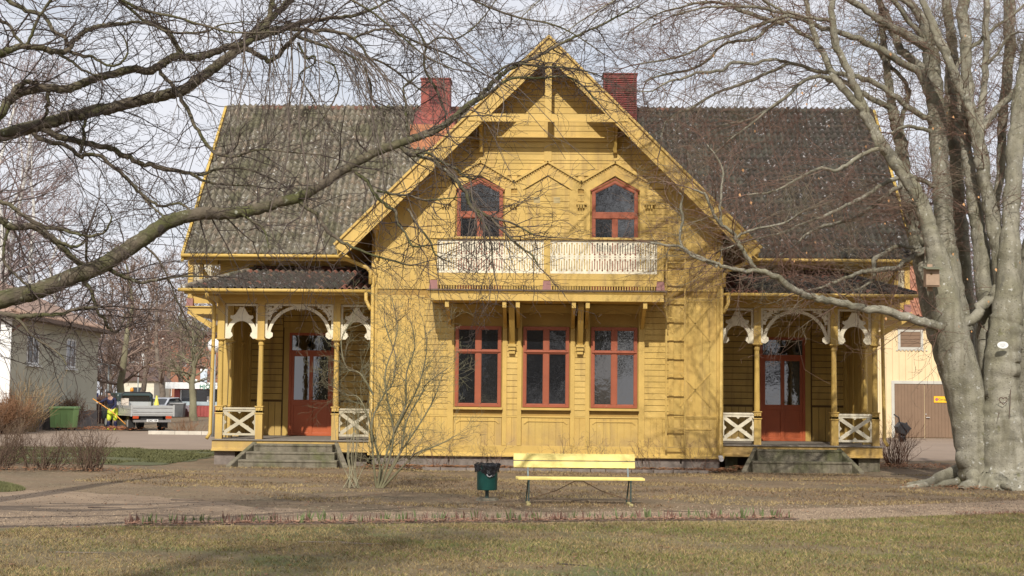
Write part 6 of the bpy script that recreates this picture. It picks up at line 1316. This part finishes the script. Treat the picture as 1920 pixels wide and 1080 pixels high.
# ---- pickup with drop-side bed, seen from behind
GP = mat('dark_green_paint', (.03, .05, .045), .25, 0); ALU = mat('bed_aluminium', (.52, .53, .52), .35, .06, metallic=.3); DK = mat('underbody', (.02, .02, .02), .8, 0)
TR = thing('pickup_truck', 'dark green pickup with a silver drop side bed seen from behind', 'pickup', (-18.3, 66.5, 0))
Mt = Matrix.Translation((P3(285, 805, 65.5)[0], 65.5, 0)) @ Matrix.Rotation(math.radians(32), 4, 'Z')
def tp(mm, nm, mt, sm=False, bv=0, par=TR):
    mm.v = [tuple(Mt @ Vector(v)) for v in mm.v]; return build(mm, nm, mt, par, sm, bevel=bv)
# truck axes: y forward (away), x across, origin at rear axle middle on the ground at the tailgate
tp(M().box(-.98, .98, .0, 2.5, .68, .76), 'bed_floor', ALU)
tg = tp(M().box(-.97, .97, -.03, .0, .74, 1.14), 'tailgate', ALU); tp(M().box(-.9, .9, -.045, -.031, .84, .87).box(-.9, .9, -.045, -.031, 1.02, 1.05), 'groove', mat('groove_grey', (.28, .28, .28), .5), False, 0, tg)
for x in (-.98, .95): tp(M().box(x, x+.03, .01, 2.5, .74, 1.14), 'side_board', ALU)
tp(M().box(-.96, .96, 2.5, 2.54, .74, 1.3), 'headboard', ALU)
for x in (-.99, .94): tp(M().box(x, x+.06, -.04, .02, .66, 1.18), 'corner_post', ALU)
tp(M().box(-.5, .5, .1, 5.0, .42, .66), 'chassis', DK)
tp(M().prism([(2.62, .45), (2.62, 1.05), (2.72, 1.62), (2.85, 1.70), (3.9, 1.70), (4.5, 1.12), (5.35, 1.02), (5.45, .45)], -.84, .84, 'x'), 'cab', GP, bv=.05)
tp(M().prism([(-.70, 1.12), (.70, 1.12), (.62, 1.58), (-.62, 1.58)], 2.60, 2.66), 'rear_window', NG); 
for s in (-1, 1): tp(M().prism([(2.85, 1.1), (2.95, 1.58), (3.85, 1.6), (4.35, 1.1)], s*.845-.01, s*.845+.01, 'x'), 'side_window', NG)
tp(M().tube([(-.7, 2.45, .74), (-.72, 2.45, 1.62), (-.6, 2.45, 1.72), (.6, 2.45, 1.72), (.72, 2.45, 1.62), (.7, 2.45, .74)], .035, 8), 'roll_bar', BLK, True)
tp(M().box(-.06, .06, 3.1, 3.2, 1.70, 1.76), 'beacon_base', BLK); tp(M().lathe([(.08, 0), (.085, .06), (.07, .16), (.03, .19)], (-.05, 3.15, 1.76), 12), 'beacon', mat('amber_plastic', (.75, .28, .02), .3, 0), True)
for (x, y) in ((-.72, .95), (.72, .95), (-.76, 4.4), (.76, 4.4)):
    wv = tp(M().tube([(x-.11, y, .33), (x+.11, y, .33)], .33, 20), 'wheel', BLK); tp(M().tube([(x-.118, y, .33), (x+.118, y, .33)], .17, 16), 'rim', mat('rim_grey', (.38, .38, .36), .5), False, 0, wv)
for s in (-1, 1): 
    tp(M().box(*sorted((s*.62, s*.88)), .0, .04, .56, .68), 'tail_light', mat('tail_red', (.5, .07, .02), .3, 0)); tp(M().box(*sorted((s*.58, s*.9)), .6, .63, .12, .5), 'mudflap', DK)
tp(M().box(-.85, .85, -.02, .1, .40, .50), 'bumper', mat('bumper_chrome', (.45, .45, .45), .3, metallic=.7)); 
npz = tp(M().box(-.26, .26, -.035, -.021, .42, .53), 'number_plate', WHT)
p = Mt @ Vector((0, -.045, .475)); text('GXC 109', 'plate_text', BLK, npz, p, .11, rot=(PI/2, 0, math.radians(32)), ext=.001)
tp(M().box(-.75, -.45, 2.2, 2.42, 1.1, 1.45), 'load', mat('orange_white_gear', (.65, .55, .45), .6))
tp(M().lathe([(.12, 0), (.12, .02), (.03, .45)], (.85, 2.2, 1.14), 8), 'marker_cone', mat('yellow_plastic', (.7, .6, .08), .5))

# ---- worker raking, bent forward
def skin(name, joints, edges, m, parent, sub=2, loc=(0, 0, 0)):
    me = bpy.data.meshes.new(name); me.from_pydata([j[0] for j in joints], edges, []); o = bpy.data.objects.new(name, me); COL.objects.link(o); o.parent = parent
    md = o.modifiers.new('skin', 'SKIN'); md.use_smooth_shade = True
    for i, j in enumerate(joints):
        r = j[1]; me.skin_vertices[0].data[i].radius = (r, r) if not isinstance(r, tuple) else r
    me.skin_vertices[0].data[0].use_root = True
    s_ = o.modifiers.new('sub', 'SUBSURF'); s_.levels = sub; s_.render_levels = sub; me.materials.append(m); return o
pp = G3(209, 806); PE = thing('person', 'worker in navy jacket and hi vis trousers bending over a rake', 'person', (pp[0], 66.6, 0)); PE.location = (P3(209, 800, 66.6)[0], 66.6, 0); WL[PE.name] = Vector(PE.location)
PE.rotation_euler.z = math.radians(0)
NAV = mat('navy_jacket', (.015, .018, .06), .8, .1, 9); HV = mat('hi_vis_yellow', (.62, .75, .06), .6, .08); SKN = mat('skin', (.5, .3, .22), .6, .05); HAT = mat('dark_hair', (.02, .016, .015), .9)
J = [((.02, .05, .92), .14), ((.0, -.02, 1.10), .14), ((-.02, -.10, 1.30), .16), ((-.03, -.16, 1.44), .09), ((-.05, -.24, 1.53), .055), ((-.07, -.29, 1.62), .09), ((-.07, -.31, 1.72), .07),
     ((-.24, -.14, 1.40), .065), ((-.42, -.28, 1.28), .05), ((-.50, -.42, 1.26), .035), ((-.52, -.46, 1.25), .03),
     ((.19, -.14, 1.38), .065), ((.22, -.22, 1.12), .05), ((.10, -.40, .94), .035), ((.07, -.43, .92), .03),
     ((-.10, .04, .86), .10), ((-.13, -.02, .48), .07), ((-.13, .04, .10), .045), ((-.13, -.10, .05), .04),
     ((.14, .05, .86), .10), ((.17, 0, .48), .07), ((.18, .06, .10), .045), ((.18, -.08, .05), .04)]
EG = [(0, 1), (1, 2), (2, 3), (3, 4), (4, 5), (5, 6), (3, 7), (7, 8), (8, 9), (9, 10), (3, 11), (11, 12), (12, 13), (13, 14), (0, 15), (15, 16), (16, 17), (17, 18), (0, 19), (19, 20), (20, 21), (21, 22)]
skin('body', [(j[0], j[1]*.86) for j in J], EG, SKN, PE)
sel = lambda ids, k: ([(J[i][0], J[i][1]*k) for i in ids])
skin('jacket', sel([0, 1, 2, 3, 7, 8, 9, 11, 12, 13], 1.12), [(0, 1), (1, 2), (2, 3), (3, 4), (4, 5), (5, 6), (3, 7), (7, 8), (8, 9)], NAV, PE); skin('hood', [((-.04, -.13, 1.44), .12), ((-.06, -.20, 1.53), .10)], [(0, 1)], NAV, PE)
skin('trousers', [(J[0][0], .17), (J[15][0], .135), ((-.13, -.02, .40), .11), (J[19][0], .135), ((.17, 0, .40), .11)], [(0, 1), (1, 2), (0, 3), (3, 4)], HV, PE); skin('trouser_legs', [((-.13, -.02, .44), .095), ((-.13, .04, .10), .075), ((-.13, .04, .08), .06)], [(0, 1), (1, 2)], NAV, PE); skin('trouser_legs', [((.17, 0, .44), .095), ((.18, .06, .10), .075), ((.18, .06, .08), .06)], [(0, 1), (1, 2)], NAV, PE)
for x in (-.13, .18): skin('boot', [((x, .06, .06), .055), ((x, -.04, .055), .055), ((x-.01, -.14, .045), .045)], [(0, 1), (1, 2)], HV, PE)
skin('hair', [((-.07, -.26, 1.67), .115), ((-.07, -.30, 1.765), .115)], [(0, 1)], HAT, PE)
b = M()
for (x, y, z, dx) in ((-.52, -.46, 1.25, -1), (.07, -.43, .92, -1)):
    for k in range(4): b.tube([(x-.02+k*.02, y-.01, z), (x-.03+k*.021, y-.055, z-.01-.003*k), (x-.035+k*.022, y-.05, z-.045)], [.011, .010, .008], 6)
    b.tube([(x-.03, y, z+.01), (x-.06, y-.03, z+.02), (x-.06, y-.055, z)], [.012, .011, .009], 6)
o = build(b, 'fingers', mat('pale_glove', (.6, .6, .56), .8), PE, True, local=True)
build(M().box(-.09, .03, -.40, -.385, 1.60, 1.605), 'mouth', SKN, PE, local=True)
RK = thing('rake', 'long orange handled rake held by the worker', 'rake', tuple(PE.location)); rl = RK.location
build(M().tube([(-.74, -.5, 1.42), (.12, -.47, .86), (.62, -.44, .42), (.9, -.42, .16)], .022, 8), 'handle', mat('orange_handle', (.75, .33, .06), .5), RK, True, local=True)
b = M().tube([(.72, -.62, .1), (.95, -.25, .1)], .02, 6)
for i in range(10): b.tube([(.72+.023*i, -.62+.037*i, .1), (.76+.023*i, -.64+.037*i, .0)], .007, 4)
build(b, 'tines', DK, RK, local=True)
leaves('raked_leaf_pile', 500, lambda: (rnd.gauss(P3(205, 800, 65.5)[0], .9), rnd.gauss(65.6, .5)), mat('orange_leaf', (.45, .16, .06), .9, .3, 9), 'orange brown leaves raked together at the feet of the worker', .07, .12)
T = thing('kerb_edging', 'low pale stone edging of the planted strip by the street', 'kerb', (-17, 62, 0))
for i in range(9): a = P3(285+i*12.5, 815, 60.5)[0]; inst(ubox(mat('pale_stone', (.55, .50, .42), .9, .2)), 'stone', T, (a, 60.5, .07), (.27, .2, .16), (0, 0, rnd.uniform(-.1, .1)))

# ================================================================ BENCH, BIN, SPRING SHOOTS
BY = mat('bench_yellow', (.78, .64, .20), .55, .10, 6, .05, 20); IRON = mat('green_black_iron', (.03, .055, .05), .5, 0); IRG = mat('grey_green_iron', (.17, .21, .21), .5, .1)
bc = Vector((.53, 23.5, 0)); br = math.radians(3)
BN = thing('park_bench', 'yellow slatted park bench with dark iron legs facing the lawn', 'bench', tuple(bc), rz=0)
Mb = Matrix.Translation(bc) @ Matrix.Rotation(br, 4, 'Z')
def bp(mm, nm, mt, sm=False, bv=0, par=BN, label=None):
    mm.v = [tuple(Mb @ Vector(v)) for v in mm.v]; return build(mm, nm, mt, par, sm, label, bevel=bv)
xl, xr = -1.0, 1.0
bp(M().box(xl+.03, xr+.02, -.36, -.24, .395, .43), 'seat_slat', BY, bv=.006); bp(M().box(xl+.0, xr+.01, -.22, -.10, .40, .435), 'seat_slat', BY, bv=.006); bp(M().box(xl-.0, xr-.0, -.08, .04, .395, .43), 'seat_slat', BY, bv=.006)
for (z0, z1, y0) in ((.565, .665, .135), (.68, .785, .165)):
    b = M(); b.v = [(xl-.03, y0, z0), (xr-.08, y0, z0), (xr-.08, y0+.03, z0), (xl-.03, y0+.03, z0), (xl-.03, y0+.03, z1), (xr-.08, y0+.03, z1), (xr-.08, y0+.06, z1), (xl-.03, y0+.06, z1)]
    b.f = [(0, 3, 2, 1), (4, 5, 6, 7), (0, 1, 5, 4), (1, 2, 6, 5), (2, 3, 7, 6), (3, 0, 4, 7)]; bp(b, 'back_slat', BY, bv=.006)
for x in (xl+.20, xr-.20):
    bp(M().bar((x, -.33, .06), (x, -.33, .40), .02, .035), 'front_leg', IRON); bp(M().bar((x-.03, .02, .04), (x, -.08, .40), .02, .035), 'rear_leg', IRON)
    bp(M().bar((x, .05, .385), (x, .275, .78), .024, .03), 'back_support', IRG); bp(M().bar((x, -.36, .385), (x, .05, .385), .03, .02), 'seat_bearer', IRON)
    bp(M().box(x-.03, x+.03, -.42, .10, .0, .035), 'foot_board', mat('worn_yellow', (.42, .36, .16), .8, .3, 9), bv=.005)
bp(M().tube([(xl+.2, -.1, .08), (-.35, -.1, .22), (-.06, -.1, .37), (.06, -.1, .37), (.35, -.1, .22), (xr-.2, -.1, .08)], .007, 6), 'cross_brace', mat('rust', (.12, .07, .04), .8))
LB = thing('litter_bin', 'green cylindrical litter bin on a post with a black bag', 'bin', (-.945, 24.1, 0)); c = WL[LB.name]
BG = mat('bin_dark_green', (.012, .075, .065), .35, .06)
build(M().lathe([(.160, .17), (.165, .18), (.172, .56), (.176, .57)], (c.x, c.y, 0), 28), 'bin_body', BG, LB, True)
b = M().tube([(c.x, c.y, -.02), (c.x, c.y, .18)], .03, 12); build(b, 'post', IRON, LB); build(M().lathe([(.2, 0), (.17, .04)], (c.x, c.y, 0), 9), 'concrete_foot', CONC, LB)
b = M(); rg4 = random.Random(2); n_ = 30
rings = [(.150, .50), (.172, .605), (.197, .595), (.19, .54), (.186, .50), (.180, .475)]
ks = [rg4.uniform(-1, 1) for _ in range(n_)]
for i, (r_, z_) in enumerate(rings):
    for j in range(n_):
        a = 2*PI*j/n_; fr = max(0, math.sin(-a+.25)) ; wv = .014*math.sin(j*2.3+i)+.012*ks[j]
        dz = -(.085*fr**3 + .02*ks[j])*(i/5)
        b.v.append((c.x+(r_+wv*(i > 0))*math.cos(a), c.y+(r_+wv*(i > 0))*math.sin(a), z_+dz+(.012*ks[(j*7) % n_] if i == 1 else 0)))
for i in range(len(rings)-1):
    for j in range(n_): b.f.append((i*n_+j, i*n_+(j+1) % n_, (i+1)*n_+(j+1) % n_, (i+1)*n_+j))
b.f.append(tuple(range(n_)))
bag = build(b, 'bag', mat('black_bag', (.012, .012, .014), .25, 0, 1, .8, 60), LB)
b = M().tube([(c.x+.0, c.y-.19, .43), (c.x+.02, c.y-.195, .40), (c.x+.05, c.y-.195, .39), (c.x+.08, c.y-.185, .41)], .009, 6); build(b, 'bag_edge', mat('pale_plastic', (.35, .35, .36), .4), bag, True)
# spring bulb shoots in the bed: each clump a plant of its own
SHG = mat('shoot_green', (.13, .165, .06), .7, .2, 9); SHR = mat('shoot_purple', (.17, .09, .065), .7, .2, 9)
def clump(m, seed):
    rg5 = random.Random(seed); t_ = M()
    for i in range(rg5.randint(4, 7)):
        a = rg5.uniform(0, 6.28); x, y = rg5.gauss(0, .022), rg5.gauss(0, .018); h_ = rg5.uniform(.06, .14); dx, dy = rg5.gauss(0, .028), rg5.gauss(0, .02); w_ = .0085; k = len(t_.v); c_, s_ = math.cos(a)*w_, math.sin(a)*w_
        t_.v += [(x-c_*.7, y-s_*.7, -.01), (x+c_*.7, y+s_*.7, -.01), (x+c_+dx*.5, y+s_+dy*.5, h_*.55), (x-c_+dx*.5, y-s_+dy*.5, h_*.55), (x+dx, y+dy, h_), (x+s_*.6, y-c_*.6, h_*.3)]
        t_.f += [(k, k+1, k+2, k+3), (k+3, k+2, k+4), (k, k+5, k+1)]
    return t_.mesh('shoot', m)
CL = [clump(SHG if i < 4 else SHR, i) for i in range(7)]
bed = M(); bx0, by0 = G3(235, 984)[:2]; bx1, by1 = G3(1485, 972)[:2]
def bedp(f, off): d = Vector((bx1-bx0, by1-by0)); L_ = d.length; n2 = Vector((-d.y, d.x))/L_; return Vector((bx0, by0)) + d*f + n2*off
pts = [bedp(i/60, -.26+rnd.uniform(-.05, .05)) for i in range(61)] + [bedp(i/60, .16+rnd.uniform(-.04, .04)) for i in range(60, -1, -1)]
bed.v = [(p.x, p.y, .013) for p in pts]; bed.f = [tuple(range(len(pts)))]
tag(build(bed, 'flower_bed', mat('bed_soil', (.16, .105, .07), .95, .35, 6, .6, 50)), kind='structure')
for i in range(128):
    f = (i+rnd.uniform(0, .9))/128; p = bedp(f, rnd.uniform(-.1, .13)); g_ = rnd.random() < .62
    o = bpy.data.objects.new('bulb_shoot', CL[rnd.randrange(4) if g_ else 4+rnd.randrange(3)]); COL.objects.link(o); o.location = (p.x, p.y, .01); o.rotation_euler.z = rnd.uniform(0, 6.28); s_ = rnd.uniform(.75, 1.3); o.scale = (s_, s_, s_)
    where = ['at the left end of the long bed', 'in the long bed before the left steps', 'in the long bed before the tall bare shrub', 'in the long bed left of the litter bin', 'in the long bed before the litter bin', 'in the long bed before the bench', 'in the long bed right of the bench', 'at the right end of the long bed'][min(7, int(f*8))]
    tag(o, ('green' if g_ else 'purplish') + (' tall' if s_ > 1.1 else ' short' if s_ < .9 else '') + ' bulb shoot ' + where, 'plant', 'bulb shoots in the long bed')
leaves('bed_leaf_litter', 2400, lambda: tuple(bedp(rnd.random(), rnd.uniform(-.22, .1)-.0)), mat('pinkish_leaf', (.36, .18, .11), .85, .35, 12, col2=(.5, .34, .22), c2scale=9), 'reddish dead leaves lying among the bulb shoots', .026, .03)
ex0, ey0 = G3(1800, 967)[:2]
for i in range(22):
    o = bpy.data.objects.new('bulb_shoot', CL[4+rnd.randrange(3)]); COL.objects.link(o); o.location = (ex0+i*.075+rnd.uniform(-.03, .03), ey0+i*.035-.12+rnd.uniform(-.04, .04), .01); o.scale = (.7, .7, .6); tag(o, 'short purple shoot at the ' + ('left end' if i < 7 else 'middle' if i < 14 else 'far right end') + ' of the small right bed', 'plant', 'shoots in the small right hand bed')
leaves('right_bed_litter', 180, lambda: (ex0+rnd.random()*1.8, ey0-.1+rnd.uniform(-.12, .12)+.3), LEAF, 'dead leaves in the small bed at the right edge', .026, .03)
# fallen sticks
rgs = random.Random(8)
for i, (px, py, L_, a, lab) in enumerate(((560, 1016, .7, .05, 'forked pale stick lying on the lawn at the left'), (640, 1018, .55, -.2, 'thin pale stick beside the forked one'), (105, 1035, .5, .02, 'yellowish stick on the lawn at the lower left'), (1045, 1056, .35, -.9, 'dark short stick on the lawn below the bench'), (320, 937, .5, .1, 'dark twig on the path at the left'), (165, 951, .5, .05, 'heap of dark twigs on the path edge at the left'), (1245, 958, .6, .0, 'dark thin twigs on the path right of the bench'), (1660, 930, .4, .3, 'short branch on the soil before the beech'), (1480, 900, .8, .05, 'long thin stick on the soil before the right steps'), (1072, 939, .3, 1.2, 'small twig under the bench'), (860, 954, .3, .1, 'pale twig on the path left of the litter bin'))):
    p = G3(px, py, .02); T = thing('fallen_stick', lab, 'stick', p); out = []
    grow((p[0], p[1], .022), (math.cos(a), math.sin(a)*.5, 0), L_, .009, 1, out, 0, .08, 5, 1.2, .003, rgs, .02, (.3, .6)); out = [([(x, y, .018+.3*abs(z-.022)) for x, y, z in q], r_, k_) for q, r_, k_ in out]
    tubes(out, TWIGP if 'pale' in lab or 'yellow' in lab else TWIG, 'wood', T, None, None, False)
T = thing('grass_mound', 'small mound of fresh green grass at the left frame edge', 'grass', G3(10, 920)); 
c = WL[T.name]; build(M().lathe([(.6, -.02), (.48, .05), (.28, .1), (.05, .12)], (c.x-.3, c.y, 0), 18), 'turf', GREEN, T, True)
x = c.x-.3; yy = c.y
gb = nr.uniform(-1, 1, (3500, 2)); gb = gb[(gb**2).sum(1) < 1]; n_ = len(gb); hz = .12*(1-(gb**2).sum(1))
V = np.zeros((n_, 3, 3)); V[:, 0] = np.stack([x+gb[:, 0]*.6-.008, yy+gb[:, 1]*.6, hz], 1); V[:, 1] = V[:, 0]+[.016, 0, 0]; V[:, 2] = V[:, 0]+np.stack([nr.normal(0, .02, n_), nr.normal(0, .02, n_), np.full(n_, .06)], 1)
o = npmesh('blades', V.reshape(-1, 3), np.arange(n_*3).reshape(-1, 3), GRD, T, k=3); o['kind'] = 'stuff'
# enamel items
T = thing('stone_edging', 'line of flat stones along the leaf drift before the gable wall', 'edging', (0, 33.6, 0))
x = -2.8
while x < 3.4: L_ = rnd.uniform(.3, .6); inst(ubox(STONE), 'stone', T, (x+L_/2, 33.62+rnd.uniform(-.02, .02), .03), (L_-.02, .09, .08), (0, 0, rnd.uniform(-.04, .04))); x += L_
